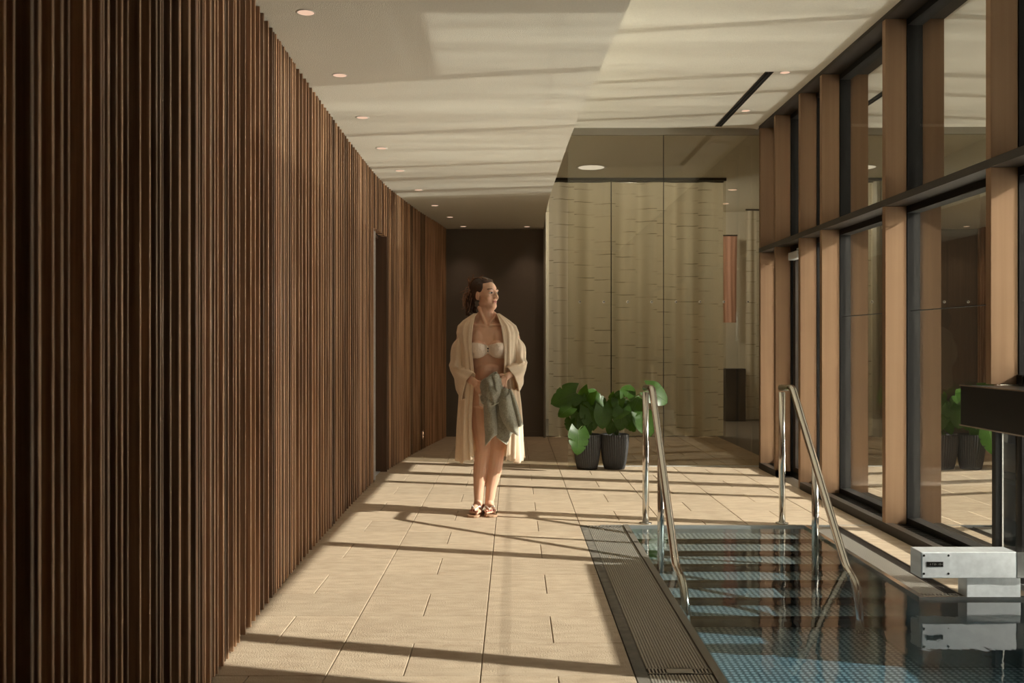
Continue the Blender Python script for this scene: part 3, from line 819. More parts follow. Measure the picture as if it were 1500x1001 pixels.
# ------------------------------------------------------------------ potted plants
def make_pot(root, top_r, bot_r, h):
    n = 168; prof = []
    for i in range(15):
        t = i/14; r = bot_r + (top_r-bot_r)*(1-(1-t)**1.9)
        prof.append((r, h*t))
    rings = []
    for i, (r, z) in enumerate(prof):
        rg = []
        for j in range(n):
            a = 2*math.pi*j/n
            rib = 0.0048*math.cos(36*a + 3.0*(z/h)) * min(1.0, 6*z/h + 0.2)
            rg.append(((r+rib)*math.cos(a), (r+rib)*math.sin(a), z))
        rings.append(rg)
    rt = prof[-1][0]
    for r, z in ((rt-0.004,h+0.004),(rt-0.012,h+0.002),(rt-0.016,h-0.03)):
        rings.append([(r*math.cos(2*math.pi*j/n), r*math.sin(2*math.pi*j/n), z) for j in range(n)])
    MB().rings(rings).build('pot', M['pot'], root)
    MB().lathe([(rt-0.017,h-0.034),(rt-0.03,h-0.026),(0.05,h-0.018),(0.002,h-0.014)], (0,0,0), 30).build('soil', M['soil'], root)

def leaf_mesh(seed, split=True):
    """monstera blade of unit length in the xy plane: base at the origin, tip at +y, slight cup and droop"""
    rr = random.Random(seed); nu, nv = 30, 6
    slits = sorted([rr.uniform(0.40,0.50), rr.uniform(0.60,0.72)])
    vs = []; fs = []
    for side in (-1, 1):
        n0 = len(vs)
        for i in range(nu+1):
            t = i/nu
            w = 0.52*math.sin(math.pi*min(1, (t*0.88+0.12)))**0.62*(1.0-0.28*t)
            if t > 0.93: w *= (1-t)/0.07
            back = 0.14*math.sin(math.pi*min(1, t*2.4)) if t < 0.42 else 0
            cut = 1.0
            if split:
                for k, s in enumerate(slits):
                    s2 = s + (0.05 if side > 0 else 0)
                    cut = min(cut, 1 - 0.30*math.exp(-((t-s2)/0.016)**2))
            for j in range(nv+1):
                u = j/nv
                wu = w*u*cut
                y = t - 0.16*(u**1.5)*(1-t)*(1 if t < 0.6 else 0.7) + 0.02
                if t < 0.12: y -= 0.10*u*(1-t/0.12)
                z = 0.20*(wu**2)*1.3 - 0.28*t*t + 0.018*math.sin(9*t+side)*u
                vs.append((side*wu, y, z))
        for i in range(nu):
            for j in range(nv):
                q = n0 + i*(nv+1)+j
                f = (q, q+1, q+nv+2, q+nv+1)
                fs.append(f if side > 0 else tuple(reversed(f)))
    m = MB(); m.add(vs, fs, True)
    # raised midrib
    pts = [(0, t*1.0+0.02, -0.28*t*t+0.004) for t in [i/8 for i in range(9)]]
    m.tube(pts, [0.010*(1-0.8*i/8) for i in range(9)], 5, True, 1)
    return m.mesh('leaf', [M['leaf'], M['stem_green']])
LEAVES = [leaf_mesh(11), leaf_mesh(12), leaf_mesh(13, False), leaf_mesh(14)]

def plant(px, yw, label, leaves, top_r, bot_r, h):
    """leaves: (px, py of the blade centre, dy, length px, image angle of the tip in degrees, facing (nx, nz of normal towards viewer), variant)"""
    x0 = X(px, yw)
    root = tag(empty('potted_monstera', (x0, yw, 0)), label, 'potted plant', 'potted plants by the glass partition')
    make_pot(root, top_r, bot_r, h)
    rr = random.Random(int(px))
    for (lx, ly, dy, size, ang, fac, var) in leaves:
        yy = yw + dy
        c = Vector((X(lx, yy), yy, Z(ly, yy)))
        L = size*yy/F
        a = math.radians(ang)
        tip = Vector((math.cos(a), 0, math.sin(a)))             # direction of the tip as seen
        nrm = Vector((fac[0], -1.0, fac[1])).normalized()        # upper side of the blade
        tip = (tip - nrm*tip.dot(nrm)).normalized()
        side = tip.cross(nrm).normalized()
        R = Matrix((side, tip, nrm)).transposed()
        base = c - tip*L*0.48
        o = link('leaf', LEAVES[var], root)
        mw = Matrix.Translation(base - Vector((x0, yw, 0))) @ R.to_4x4() @ Matrix.Scale(L, 4)
        o.matrix_local = mw
        # leaf stalk
        s0 = Vector((rr.uniform(-0.035,0.035), rr.uniform(-0.035,0.035), h-0.03))
        e = base - Vector((x0, yw, 0)) + tip*0.02*L - nrm*0.004
        mid = s0.lerp(e, 0.55) + Vector((0, 0.02, 0.06 + 0.1*abs(e.x-s0.x)))
        MB().tube(smooth_path([s0, mid, e], 6), [0.0050-0.002*i/12 for i in range(13)], 7).build('stalk', M['stem_green'], root)
    return root
plant(860, 9.955, 'monstera in a dark ribbed pot, left of the pair, with a large drooping sunlit leaf', [
    (828,582,-0.02,40, 205,(0.25,0.35),0), (828,602,-0.10,24, 215,(-0.1,0.6),2), (855,590,0.00,36, 235,(-0.75,0.25),1),
    (880,592,-0.02,36, 335,(0.15,0.75),0), (866,613,-0.08,34, 285,(0.1,0.2),3), (846,616,-0.06,24, 265,(-0.25,0.15),2),
    (833,622,-0.03,18, 250,(-0.5,0.2),1), (884,612,-0.10,32, 275,(0.30,0.1),2), (848,646,-0.24,36, 262,(0.35,0.55),0),
    (858,628,-0.08,26, 280,(0.0,0.4),3), (868,578,0.03,26, 60,(0.2,0.5),2), (842,600,0.05,26, 200,(-0.2,0.4),1)],
    0.138, 0.098, 0.345)
plant(900, 9.965, 'monstera in a dark ribbed pot, right of the pair, behind the left handrail', [
    (921,572,0.00,26, 70,(0.1,0.6),2), (905,582,-0.03,24, 100,(-0.5,0.4),3), (933,590,-0.02,30, 60,(0.2,0.5),0),
    (964,579,-0.06,38, 335,(0.25,0.35),2), (904,604,-0.08,26, 200,(-0.2,0.7),2), (911,614,-0.10,32, 265,(0.1,0.15),0),
    (947,621,-0.08,38, 300,(0.25,0.25),2), (926,612,-0.08,22, 280,(0.3,0.5),3), (895,626,-0.06,20, 250,(-0.1,0.5),2),
    (918,592,0.02,28, 20,(0.3,0.8),1), (897,590,0.0,22, 240,(-0.7,0.2),3), (925,624,-0.05,20, 320,(0.3,0.4),1)],
    0.142, 0.100, 0.345)

# ------------------------------------------------------------------ the woman
PX0, PY = 714.0, 7.30
S = F/PY
def P(px, py, y=0.0):
    """point of the figure from its place in the picture, at depth offset y from the figure's own plane"""
    k = (PY+y)/PY
    xw = (px-752.0)*(PY+y)/F; zw = CAM_H - (py-504.0)*(PY+y)/F
    return Vector((xw - X(PX0,PY), y, zw))
person = tag(empty('person', (X(PX0,PY), PY, 0)), 'person in an open cream robe and white bandeau bikini top, standing and looking aside', 'person')

def remeshed(mb, name, voxel, smooth_it, mats, parent):
    o = mb.build(name+'_raw', mats)
    recalc(o)
    r = o.modifiers.new('r', 'REMESH'); r.mode = 'VOXEL'; r.voxel_size = voxel; r.use_smooth_shade = True
    s = o.modifiers.new('s', 'SMOOTH'); s.factor = 0.5; s.iterations = smooth_it
    dg = bpy.context.evaluated_depsgraph_get(); dg.update()
    me = bpy.data.meshes.new_from_object(o.evaluated_get(dg))
    me.name = name
    bpy.data.objects.remove(o)
    me.materials.clear()
    for m in (mats if isinstance(mats, (list, tuple)) else [mats]): me.materials.append(m)
    me.polygons.foreach_set('use_smooth', [True]*len(me.polygons))
    n = link(name, me, parent)
    return n

B = MB()
# torso: stacked elliptical sections (px centre, py, half width m, half depth m, y)
tors = [(713,466,0.050,0.052,0.012),(713,473,0.085,0.062,0.012),(714,479,0.140,0.078,0.010),(714,486,0.172,0.090,0.008),(714,496,0.168,0.100,0.004),
        (715,510,0.158,0.108,0.0),(716,524,0.148,0.106,0.0),(717,538,0.146,0.104,0.0),(717,552,0.158,0.108,0.0),(717,566,0.174,0.116,0.002),
        (717,580,0.182,0.122,0.006),(717,594,0.170,0.115,0.008),(717,602,0.130,0.09,0.006)]
rings = []
for px, py, a, b, y in tors:
    c = P(px, py, y)
    rings.append([c + Vector((a*math.copysign(abs(math.cos(t))**0.85, math.cos(t)), b*math.copysign(abs(math.sin(t))**0.9, math.sin(t)), 0)) for t in [2*math.pi*j/40 for j in range(40)]])
B.rings(rings)
# bust, belly, seat
for px, sgn in ((701,-1),(729,1)):
    B.ell(P(px,511,-0.088), (0.066,0.062,0.062)); B.ell(P(px+sgn*1,501,-0.052), (0.060,0.055,0.090))
B.ell(P(717,548,-0.062), (0.115,0.060,0.105)); B.ell(P(717,588,0.055), (0.15,0.085,0.10))
# collar bones
for sx in (-1,1): B.capsule(P(714+sx*4,478,-0.066), P(714+sx*26,474.5,-0.048), 0.009, 0.008)
# neck and its tendons
B.capsule(P(713,472,0.018), P(712.5,452,0.012), 0.058, 0.052)
B.capsule(P(702,451,-0.005), P(711,476,-0.060), 0.015, 0.011)
B.capsule(P(726,462,-0.02), P(716,476,-0.060), 0.012, 0.010)
for sx in (-1,1): B.capsule(P(713+sx*6,462,0.03), P(713+sx*30,481,0.02), 0.040, 0.036)
# arms
def limb(pts): 
    for (a, ra), (b, rb) in zip(pts, pts[1:]): B.capsule(a, b, ra, rb)
armL = [(P(682,487,0.01),0.056),(P(674,512,0.03),0.048),(P(670,540,0.03),0.042)]
limb(armL); limb([(P(670,540,0.03),0.041),(P(677,549,-0.05),0.039),(P(692,558,-0.150),0.028)])
armR = [(P(748,487,0.01),0.056),(P(757,512,0.03),0.048),(P(763,536,0.03),0.042)]
limb(armR); limb([(P(763,536,0.03),0.041),(P(758,543,-0.05),0.039),(P(747,549,-0.150),0.027)])
# hands: palm, four fingers, thumb, gripping the towel
def hand(wrist, knuck, spread, curl, thumb):
    w = Vector(wrist); k = Vector(knuck)
    B.capsule(w, w.lerp(k,0.4), 0.026, 0.027)
    for i in range(4):
        kk = k + Vector(spread)*(i-1.5)
        B.capsule(w.lerp(kk,0.25), kk, 0.015, 0.0115)
        L = [0.88,1.0,0.95,0.76][i]
        a = kk; b = a + Vector(curl[0])*0.036*L; c = b + Vector(curl[1])*0.027*L; d = c + Vector(curl[2])*0.020*L
        B.capsule(a, b, 0.0105, 0.0095); B.capsule(b, c, 0.0095, 0.0085); B.capsule(c, d, 0.0085, 0.0072)
    t0 = w.lerp(k,0.35); t1 = t0 + Vector(thumb[0])*0.042; t2 = t1 + Vector(thumb[1])*0.030
    B.capsule(w.lerp(k,0.15), t0, 0.018, 0.016); B.capsule(t0, t1, 0.014, 0.0115); B.capsule(t1, t2, 0.011, 0.0085)
hand(P(694,559,-0.155), P(701,566,-0.185), (-0.007,0.002,-0.020), [(0.55,-0.25,-0.8),(0.6,0.45,-0.65),(0.35,0.85,-0.3)], [(0.85,-0.45,0.15),(0.95,-0.1,-0.2)])
hand(P(745,549.5,-0.155), P(737,556,-0.195), (-0.018,-0.004,-0.006), [(-0.30,-0.30,-0.9),(-0.15,0.25,-0.95),(0.0,0.7,-0.7)], [(-0.85,-0.35,0.30),(-0.9,-0.2,-0.3)])
# legs
limb([(P(705,592,0.0),0.096),(P(706,622,-0.005),0.080),(P(708,652,-0.015),0.060)])
B.ell(P(708,655,-0.032),(0.047,0.042,0.050))
limb([(P(708,656,-0.01),0.056),(P(705,676,0.012),0.056),(P(703.5,690,0.016),0.053),(P(701.5,714,0.012),0.041),(P(701,734,0.01),0.033)])
limb([(P(730,592,0.0),0.096),(P(731,622,0.005),0.080),(P(729,654,0.0),0.060)])
B.ell(P(729,657,-0.020),(0.046,0.040,0.050))
limb([(P(729,658,0.0),0.056),(P(726,678,0.025),0.056),(P(724,692,0.030),0.053),(P(719.5,714,0.026),0.041),(P(717,735,0.022),0.033)])
# feet
def foot(ank, heel, ball, toe_dir, w_dir):
    ank, heel, ball, td, wd = map(Vector, (ank, heel, ball, toe_dir, w_dir))
    B.capsule(ank, heel + Vector((0,0,0.035)), 0.034, 0.032)
    B.capsule(ank + Vector((0,0,-0.01)), ball + Vector((0,0,0.028)), 0.034, 0.024)
    B.capsule(heel + Vector((0,0,0.028)), ball + Vector((0,0,0.020)) + wd*0.012, 0.028, 0.020)
    B.capsule(heel + Vector((0,0,0.028)), ball + Vector((0,0,0.020)) - wd*0.014, 0.028, 0.020)
    for i in range(5):
        a = ball + wd*(0.034 - 0.0165*i) + Vector((0,0,0.018)) - td*(0.012*(i*0.5))
        L = [0.046,0.044,0.039,0.033,0.027][i]; r = [0.0125,0.0098,0.0092,0.0088,0.0082][i]
        B.capsule(a - td*0.02, a + td*L*0.55 + Vector((0,0,0.004)), r, r); B.capsule(a + td*L*0.55 + Vector((0,0,0.004)), a + td*L + Vector((0,0,-0.004)), r, r*0.85)
SOLE = 0.018
FA = dict(ank=P(701,735,0.01), heel=(-0.058,0.050,SOLE), ball=(-0.092,-0.095,SOLE), toe=Vector((-0.26,-1,0)).normalized())
FB = dict(ank=P(717,736,0.022), heel=(0.010,0.062,SOLE), ball=(0.026,-0.085,SOLE), toe=Vector((0.16,-1,0)).normalized())
FA['w'] = Vector((1,-0.26,0)).normalized(); FB['w'] = Vector((-1,-0.16,0)).normalized()
for f in (FA, FB): foot(f['ank'], f['heel'], f['ball'], f['toe'], f['w'])
# head, turned to her left
HC = P(711.5,432,0.012); YAW = math.radians(50)
HR = Matrix.Rotation(YAW, 3, 'Z') @ Matrix.Rotation(math.radians(-3), 3, 'X')
HS = 1.07
def H(x, y, z): return HC + HR @ (Vector((x,y,z))*HS)
def hell(c, r): B.ell(H(*c), (r[0]*HS,r[1]*HS,r[2]*HS), HR)
hell((0,0.018,0.034),(0.072,0.090,0.080)); hell((0,-0.020,0.015),(0.064,0.066,0.080)); hell((0,-0.024,-0.030),(0.058,0.058,0.066))
hell((0,-0.034,-0.068),(0.044,0.044,0.038)); hell((0,-0.068,-0.088),(0.021,0.017,0.016))
for sx in (-1,1):
    hell((sx*0.034,-0.052,-0.022),(0.026,0.026,0.026)); hell((sx*0.044,-0.006,-0.058),(0.012,0.034,0.024))
    hell((sx*0.070,0.014,-0.010),(0.008,0.018,0.030))
    hell((sx*0.028,-0.074,0.024),(0.024,0.010,0.008)); hell((sx*0.029,-0.0685,0.006),(0.0135,0.0105,0.0085))
    hell((sx*0.011,-0.094,-0.030),(0.009,0.012,0.008))
B.capsule(H(0,-0.080,0.018), H(0,-0.103,-0.022), 0.008*HS, 0.010*HS); hell((0,-0.104,-0.026),(0.0095,0.010,0.009))
hell((0,-0.080,-0.049),(0.021,0.010,0.0065)); hell((0,-0.079,-0.060),(0.019,0.010,0.0070)); hell((0,-0.074,-0.040),(0.022,0.012,0.012))
B.capsule(H(0,-0.055,-0.080), H(0,0.02,-0.12), 0.034, 0.040)
body = remeshed(B, 'body', 0.0042, 5, [M['skin'],M['lips'],M['eye_white'],M['eye_dark'],M['brow'],M['toenail']], person)
# lips, eyes, brows and nails as painted colour on the one skin
inv = HR.inverted()
def paint():
    me = body.data; idx = [0]*len(me.polygons)
    heads = [(k, f) for k, f in enumerate((FA, FB))]
    for i, p in enumerate(me.polygons):
        c = Vector(p.center)
        if c.z > 1.40:
            q = (inv @ (c - HC))/HS
            if q.y < -0.045:
                ax = abs(q.x)
                if ax < 0.020*(1-abs(q.z+0.0545)/0.011) and abs(q.z+0.0545) < 0.008: idx[i] = 1
                e = ((ax-0.029)/0.0145)**2 + ((q.z-0.007)/0.0062)**2
                if e < 1: idx[i] = 3 if (abs(ax-0.027) < 0.0065 or q.z > 0.0102) else 2
                zb = 0.027 + 0.006*math.sin(math.pi*(ax-0.012)/0.045)
                if 0.012 < ax < 0.050 and abs(q.z-zb) < 0.0033: idx[i] = 4
        elif c.z < 0.06:
            for k, f in heads:
                for t in range(5):
                    a = Vector(f['ball']) + f['w']*(0.034-0.0165*t) + Vector((0,0,0.018)) - f['toe']*(0.006*t)
                    L = [0.046,0.044,0.039,0.033,0.027][t]; q = a + f['toe']*(L*0.98) + Vector((0,0,0.010))
                    if (c-q).length < 0.0085: idx[i] = 5
    me.polygons.foreach_set('material_index', idx)
paint()

# clothing cut close to the body
def garment(name, material, inside, offset, thick):
    me = body.data; me.calc_loop_triangles()
    nv = [v.normal.copy() for v in me.vertices]; co = [v.co.copy() for v in me.vertices]
    keep = [p.vertices[:] for p in me.polygons if inside(Vector(p.center))]
    used = sorted({i for f in keep for i in f}); mp = {v: k for k, v in enumerate(used)}
    m = MB(); m.add([co[i] + nv[i]*offset for i in used], [tuple(mp[i] for i in f) for f in keep], True)
    o = m.build(name, M[material], person)
    s = o.modifiers.new('s','SOLIDIFY'); s.thickness = thick; s.offset = 1
    return o
zc = lambda py: P(714,py,-0.1).z
def bandeau(c):
    if not (zc(528) < c.z < zc(500)) or abs(c.x) > 0.17: return False
    u = abs(c.x - 0.005)/0.075                       # 0 at the centre knot, 1 at a cup centre
    if c.y > -0.02: return zc(522) < c.z < zc(508)
    top = zc(507.5) + (zc(503)-zc(507.5))*min(1,u)**0.8
    bot = zc(518) + (zc(525.5)-zc(518))*math.sin(min(1.3,u)*math.pi/2*0.8)
    return bot < c.z < top
bt = garment('bikini_top', 'bikini', bandeau, 0.003, 0.003)
kn = MB()
for z_ in (511, 514.5): kn.ell(P(714.8,z_,-0.142), (0.006,0.004,0.006), nu=10, nv=6)
kn.build('bikini_studs', M['dark_bronze'], bt)
garment('bikini_bottom', 'bikini', lambda c: (0.785 + 0.9*max(0,abs(c.x-0.015)-0.03)*0.6) < c.z < 0.895 and abs(c.x-0.03) < 0.085 and c.y < 0, 0.003, 0.003)

# hair: swept-back cap, gathered tail and loose blown strands
Hm = MB()
def hl(c, r): Hm.ell(H(*c), (r[0]*HS,r[1]*HS,r[2]*HS), HR)
hl((0,0.032,0.050),(0.076,0.086,0.078)); hl((0,-0.006,0.082),(0.058,0.050,0.031)); hl((0,0.062,0.022),(0.062,0.060,0.070))
for sx in (-1,1): hl((sx*0.055,0.004,0.045),(0.020,0.034,0.042)); hl((sx*0.058,0.038,0.004),(0.020,0.030,0.046))
hl((0,0.105,0.055),(0.040,0.036,0.040))
rh = random.Random(21)
for i in range(16):
    a = H(rh.uniform(-0.03,0.03), rh.uniform(0.09,0.12), rh.uniform(0.02,0.07))
    e = P(690+rh.uniform(-9,9), 452+rh.uniform(-6,12), rh.uniform(0.03,0.09))
    mid = a.lerp(e, 0.5) + Vector((rh.uniform(-0.045,0.0), rh.uniform(-0.01,0.02), rh.uniform(-0.01,0.02)))
    pts = smooth_path([a, mid, e], 5)
    Hm.tube(pts, [0.017*(1-0.55*k/10) for k in range(11)], 8)
hair = remeshed(Hm, 'hair', 0.005, 2, M['hair'], person)
St = MB()
for i in range(34):
    a = H(rh.uniform(-0.04,0.04), rh.uniform(0.08,0.13), rh.uniform(-0.01,0.09))
    if i < 12: e = P(686+rh.uniform(-4,22), 407+rh.uniform(-5,6), rh.uniform(0.0,0.06))
    else: e = P(680+rh.uniform(-4,10), 432+rh.uniform(-6,26), rh.uniform(0.0,0.08))
    mid = a.lerp(e, 0.6) + Vector((rh.uniform(-0.03,0.01), 0, rh.uniform(0.0,0.025)))
    St.tube(smooth_path([a, mid, e, e + Vector((rh.uniform(-0.02,0.006), 0, rh.uniform(-0.014,0.004)))], 4), [0.0042*(1-0.75*k/12) for k in range(13)], 5)
for i in range(14):
    a = H(rh.uniform(-0.05,0.05), rh.uniform(-0.045,0.0), 0.100); e = H(rh.uniform(-0.06,0.06), rh.uniform(0.06,0.10), 0.115)
    St.tube(smooth_path([a, a.lerp(e,0.5)+Vector((0,0,0.012)), e], 4), 0.0035, 5)
so = St.build('loose_strands', M['hair_light'], hair)

# robe
R_ROWS = [ # py, left px, right px, inner left px, inner right px, front depth, back depth
 (460,696,730,699,727,-0.030,0.070),(464,690,736,696,729,-0.056,0.086),(470,681,745,694.5,731,-0.080,0.105),(478,673,755,693,733.5,-0.096,0.118),
 (488,671,759,692,735.5,-0.108,0.125),(500,673,758,691,737,-0.122,0.130),(514,676,756,691.5,738.5,-0.140,0.132),(530,677,755,693,738.5,-0.140,0.132),
 (548,677,756,694.5,737.5,-0.138,0.140),(566,676,758,694,739,-0.140,0.150),(590,675,761,692,742,-0.140,0.162),(615,673.5,763,691,744,-0.135,0.166),
 (640,672.5,764,692,744,-0.125,0.168),(660,671.5,765,693.5,742,-0.115,0.170),(674,671,765,694.5,741,-0.105,0.172)]
def rows_at(t):
    i = min(int(t*(len(R_ROWS)-1)), len(R_ROWS)-2); f = t*(len(R_ROWS)-1) - i
    return [a + (b-a)*f for a, b in zip(R_ROWS[i], R_ROWS[i+1])]
NV, NU = 84, 150
Rb = MB(); vs = []; fs = []
for iv in range(NV+1):
    t = iv/NV; py, lx, rx, il_, ir, fy, by = rows_at(t)
    L, Rr = P(lx,py,0.01).x, P(rx,py,0.01).x; li, ri = P(il_,py,fy).x, P(ir,py,fy).x; z = P(714,py,0).z
    low = max(0.0, (t-0.45)/0.55)
    # outline: front edge -> side -> back -> side -> front edge
    ctrl = [Vector((li,fy,0)), Vector((li*0.55+L*0.45, fy*0.93,0)), Vector((L*0.93+li*0.07, fy*0.55,0)), Vector((L,0.01,0)), Vector((L*0.86, by*0.72,0)), Vector((L*0.45,by,0)),
            Vector(((L+Rr)*0.5,by*1.02,0)), Vector((Rr*0.45,by,0)), Vector((Rr*0.86,by*0.72,0)), Vector((Rr,0.01,0)), Vector((Rr*0.93+ri*0.07, fy*0.55,0)), Vector((ri*0.55+Rr*0.45, fy*0.93,0)), Vector((ri,fy,0))]
    line = smooth_path(ctrl, 14); M_ = len(line)-1
    for iu in range(NU+1):
        u = iu/NU*M_; k = min(int(u), M_-1); p = line[k].lerp(line[k+1], u-k)
        e = min(iu, NU-iu)/NU
        fold = math.sin(iu*0.46 + 1.2*math.sin(t*3.1))*0.6 + 0.5*math.sin(iu*0.81 + 2.0*t + 1.0)
        amp = (0.0075 + 0.010*low)*min(1, e*14)
        d = Vector((p.x, p.y, 0)); dn = d.normalized() if d.length > 1e-5 else Vector((0,0,0))
        zz = z + (0.012*math.sin(iu*0.23) + 0.006*math.sin(iu*0.61))*max(0,(t-0.9)/0.1)
        vs.append(p + dn*fold*amp + Vector((0,0,zz)))
for iv in range(NV):
    for iu in range(NU):
        q = iv*(NU+1)+iu; fs.append((q, q+1, q+NU+2, q+NU+1))
Rb.add(vs, fs, True)
robe = Rb.build('robe', M['robe'], person)
sm = robe.modifiers.new('s','SOLIDIFY'); sm.thickness = 0.004; sm.offset = 1
# broad lapel bands along the two front edges
for side in (0, 1):
    lp = MB(); lv = []; lf = []
    for iv in range(NV+1):
        base = iv*(NU+1)
        idx = [base + k for k in range(0,9)] if side == 0 else [base + NU - k for k in range(0,9)]
        for q in idx:
            v = Vector(vs[q]); n = Vector((v.x*0.4, -1, 0)).normalized()
            lv.append(v + n*0.006)
    for iv in range(NV):
        for k in range(8):
            q = iv*9+k; lf.append((q,q+1,q+10,q+9))
    lp.add(lv, lf, True); lo = lp.build('lapel', M['robe'], robe)
    s2 = lo.modifiers.new('s','SOLIDIFY'); s2.thickness = 0.004; s2.offset = 0
# wide kimono sleeves
def sleeve(rings_def, seed):
    rr = random.Random(seed); rg = []
    n = 48
    ctrl = [[Vector(c), Vector(a), Vector(b)] for c, a, b in rings_def]
    cs = smooth_path([c[0] for c in ctrl], 7); as_ = smooth_path([c[1] for c in ctrl], 7); bs = smooth_path([c[2] for c in ctrl], 7)
    N = len(cs)
    for i in range(N):
        t = i/(N-1); ring = []
        for j in range(n):
            th = 2*math.pi*j/n
            w = 1 + 0.07*t*math.sin(5*th+2*t+seed) + 0.05*math.sin(8*th - 9*t + seed) + 0.04*math.sin(3*th + 14*t)
            ring.append(cs[i] + (as_[i]*math.cos(th) + bs[i]*math.sin(th))*w)
        rg.append(ring)
    m = MB(); m.rings(rg, False, True)
    o = m.build('sleeve', M['robe'], robe)
    s = o.modifiers.new('s','SOLIDIFY'); s.thickness = 0.004; s.offset = 0
sleeve([(P(689,480,0.012), (0.020,0,0.050), (0,0.085,0)),
        (P(679,490,0.012), (0.038,0,0.030), (0,0.088,0)),
        (P(673,506,0.015), (0.054,0,0.010), (0,0.092,0)),
        (P(671,526,0.010), (0.056,0,0.004), (0,0.098,0)),
        (P(672,546,-0.020),(0.058,-0.02,-0.016), (0.02,0.098,-0.045)),
        (P(678,561,-0.085),(0.046,0.030,-0.020), (-0.012,0.030,-0.105)),
        (P(687,567,-0.150),(0.032,0.026,-0.006), (-0.034,0.006,-0.098))], 1)
sleeve([(P(741,480,0.012), (-0.020,0,0.050), (0,0.085,0)),
        (P(752,490,0.012), (-0.038,0,0.030), (0,0.088,0)),
        (P(758,506,0.015), (-0.054,0,0.010), (0,0.092,0)),
        (P(760,524,0.010), (-0.052,0,0.004), (0,0.098,0)),
        (P(760,540,-0.020),(-0.052,-0.02,-0.016), (-0.02,0.092,-0.040)),
        (P(757,552,-0.085),(-0.044,0.030,-0.016), (0.018,0.030,-0.088)),
        (P(749,556,-0.150),(-0.030,0.026,-0.004), (0.040,0.006,-0.082))], 2)

# flip-flops
def sandal(f, label):
    td = f['toe']; wd = f['w']; heel = Vector(f['heel']); ball = Vector(f['ball'])
    heel.z = ball.z = 0; ax = (ball-heel).normalized()
    out = []
    L = (ball-heel).length
    prof = [(-0.035,0.012),(-0.030,0.026),(-0.008,0.034),(0.05,0.034),(0.09,0.037),(L,0.046),(L+0.035,0.045),(L+0.054,0.034),(L+0.062,0.016)]
    wv = Vector((-ax.y, ax.x, 0))
    for s_, w in prof: out.append(heel + ax*s_ + wv*w)
    for s_, w in reversed(prof): out.append(heel + ax*s_ - wv*w)
    root = empty('flip_flop', (0,0,0), 0, person); root['label'] = label
    o = recalc(MB().prism([(p.x,p.y) for p in out], 0.001, SOLE-0.001).build('sole', M['sandal_sole'], root)); bevel(o, 0.003)
    st = MB(); rows = []
    toe = ball + td*0.012 + wd*0.012
    for sg in (-1,1):
        a = heel + ax*(L*0.50) + wv*0.040*sg; a.z = SOLE
        c = toe.copy(); c.z = SOLE + 0.036
        mid = a.lerp(c, 0.5) + wv*0.012*sg; mid.z = SOLE + 0.052
        pts = smooth_path([a, mid, c, Vector((toe.x,toe.y,SOLE+0.010)) + td*0.006], 6)
        ringl = []
        for i, p in enumerate(pts):
            w = 0.015 if i < 12 else 0.015 - 0.009*(i-12)/6
            ringl.append([p + ax*w*math.cos(q) + Vector((0,0,0.0055))*math.sin(q) for q in [2*math.pi*j/10 for j in range(10)]])
        st.rings(ringl)
    st.build('strap', M['sandal_white'], root)
sandal(FA, 'white strapped flip-flop'); sandal(FB, 'white strapped flip-flop')

# towel bunched in her hands
tw = tag(empty('towel', tuple(Vector((X(PX0,PY),PY,0)) + P(722,560,-0.2))), 'grey-green terry towel bunched in the hands of the person', 'towel')
T0 = P(722,560,-0.2)
def cloth(pts_rows, nu, nv, name, wob, seed, parent=tw):
    """rows of control points (each a list of (px, py, y)) skinned as one sheet"""
    rows = [smooth_path([P(*q) for q in r], 10) for r in pts_rows]
    n = len(rows[0]); cols = [smooth_path([rows[i][j] for i in range(len(rows))], 8) for j in range(n)]
    m = MB(); vs = []; fs = []; k = len(cols[0])
    for i in range(k):
        for j in range(n):
            p = cols[j][i] - T0
            nz = mnoise.noise(Vector((p.x*26+seed, p.y*26, p.z*20)))
            nz += 0.5*mnoise.noise(Vector((p.x*62+seed, p.y*62, p.z*48)))
            vs.append(p + Vector((0.3*nz, nz, 0.25*nz))*wob)
    for i in range(k-1):
        for j in range(n-1):
            q = i*n+j; fs.append((q,q+1,q+n+1,q+n))
    m.add(vs, fs, True)
    o = m.build(name, M['towel'], parent)
    s = o.modifiers.new('s','SOLIDIFY'); s.thickness = 0.007; s.offset = 0
    return o
# gathered upper bunch
cloth([[(706,557,-0.195),(715,552,-0.235),(723,546,-0.235),(729,543.5,-0.215)],
       [(703,563,-0.19),(713,560,-0.26),(723,556,-0.250),(733,556,-0.215)],
       [(703,572,-0.19),(712,574,-0.262),(724,573,-0.272),(737,572,-0.21)],
       [(704,584,-0.185),(711,588,-0.252),(722,586,-0.265),(736,582,-0.20)],
       [(706,592,-0.18),(711,597,-0.225),(721,594,-0.245),(733,588,-0.19)]], 0, 0, 'gathered_fold', 0.030, 1)
# long left hanging fold
cloth([[(709,575,-0.19),(714,577,-0.235),(720,577,-0.235),(725,576,-0.20)],
       [(709,598,-0.18),(714,600,-0.235),(721,600,-0.232),(726,599,-0.185)],
       [(710,620,-0.175),(715,622,-0.228),(722,621,-0.226),(728,619,-0.175)],
       [(711,636,-0.165),(716,639,-0.215),(723,636,-0.215),(728,633,-0.165)],
       [(711,652,-0.150),(714,649,-0.205),(721,641,-0.205),(728,636,-0.155)]], 0, 0, 'hanging_fold', 0.008, 2)
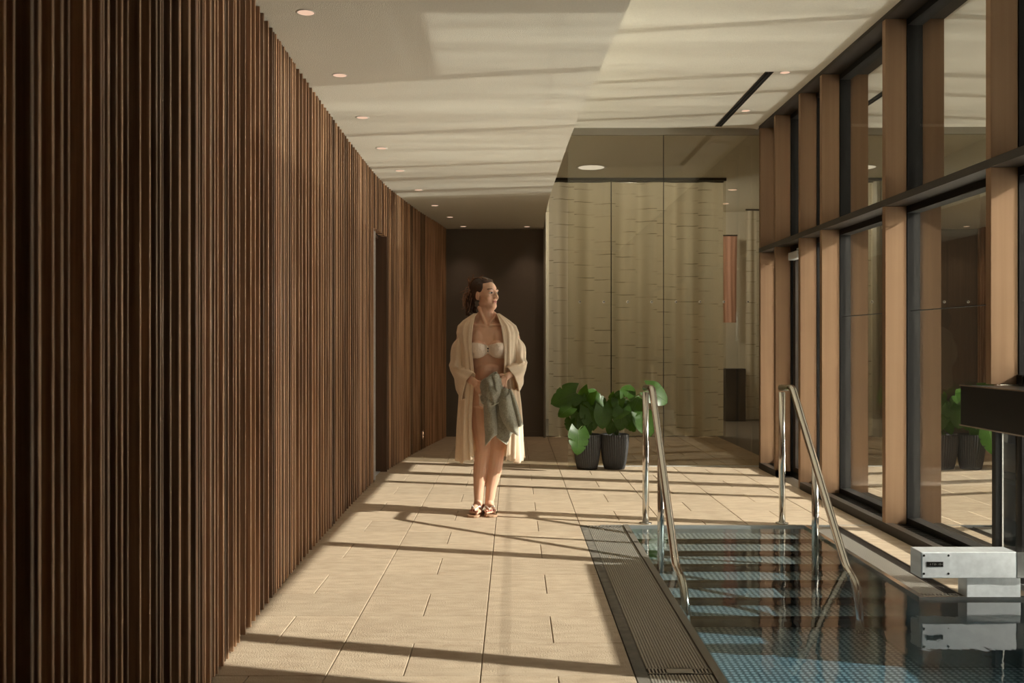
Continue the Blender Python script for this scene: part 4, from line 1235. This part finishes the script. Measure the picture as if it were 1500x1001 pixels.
# dark recess sheet between the folds
cloth([[(720,580,-0.16),(730,580,-0.175),(742,578,-0.17),(750,580,-0.15)],
       [(720,605,-0.155),(732,606,-0.17),(745,606,-0.165),(754,604,-0.15)],
       [(724,628,-0.15),(733,628,-0.16),(744,632,-0.16),(753,630,-0.15)],
       [(728,641,-0.145),(735,646,-0.17),(742,651,-0.165),(748,636,-0.15)]], 0, 0, 'inner_sheet', 0.006, 3)
# broad right flap with a pointed corner
cloth([[(727,578,-0.215),(733,572,-0.225),(741,569,-0.22),(747,574,-0.19)],
       [(731,596,-0.20),(736,592,-0.24),(744,588,-0.238),(750,588,-0.185)],
       [(734,610,-0.19),(740,612,-0.235),(747,610,-0.235),(754,606,-0.185)],
       [(740,622,-0.18),(746,625,-0.222),(752,624,-0.225),(758,620,-0.18)],
       [(748,632,-0.17),(754,635,-0.195),(759,639,-0.195),(759,636,-0.175)]], 0, 0, 'corner_flap', 0.006, 4)
# outer right edge falling beside the robe
cloth([[(743,572,-0.19),(747,570,-0.20),(750,574,-0.18)],
       [(749,590,-0.18),(754,590,-0.195),(757,592,-0.165)],
       [(754,608,-0.17),(759,609,-0.188),(762,610,-0.16)],
       [(757,624,-0.165),(762,625,-0.182),(766,623,-0.155)]], 0, 0, 'side_edge', 0.005, 5)
# rolled loop by the right hand
lp = MB(); rr = random.Random(2)
rgs = []
for i in range(9):
    t = i/8; c = P(741-6*t, 575+16*t, -0.225+0.03*t) - T0; r = 0.034*(1-0.35*t)
    rgs.append([c + Vector((r*0.85*math.cos(a)+0.004*math.sin(3*a), 0.02*math.sin(a), r*0.62*math.sin(a))) for a in [2*math.pi*j/24 for j in range(24)]])
lp.rings(rgs, False, True); o = lp.build('rolled_loop', M['towel'], tw); s = o.modifiers.new('s','SOLIDIFY'); s.thickness = 0.006; s.offset = 0

# pale woven hems of the towel
def hem(pts, r=0.0035):
    MB().tube([P(*q) - T0 for q in pts], r, 6).build('hem', M['hem'], tw)
hem([(711,653,-0.151),(714,649.6,-0.207),(718,645,-0.208),(721,641.6,-0.208),(725,638.5,-0.19),(728,636.6,-0.157)])
hem([(728,641,-0.150),(735,646.5,-0.176),(742,651.6,-0.171),(744,648,-0.166)])
hem([(731,596,-0.207),(734,610,-0.197),(740,622,-0.187),(748,632,-0.178),(754,635.5,-0.20),(759,639.3,-0.200)], 0.0028)
hem([(757,624.5,-0.170),(762,625.6,-0.188),(766,623.6,-0.160)])
hem([(712,597.5,-0.232),(716,596,-0.246),(722,594.6,-0.252),(728,591.5,-0.232),(733,588.5,-0.198)])
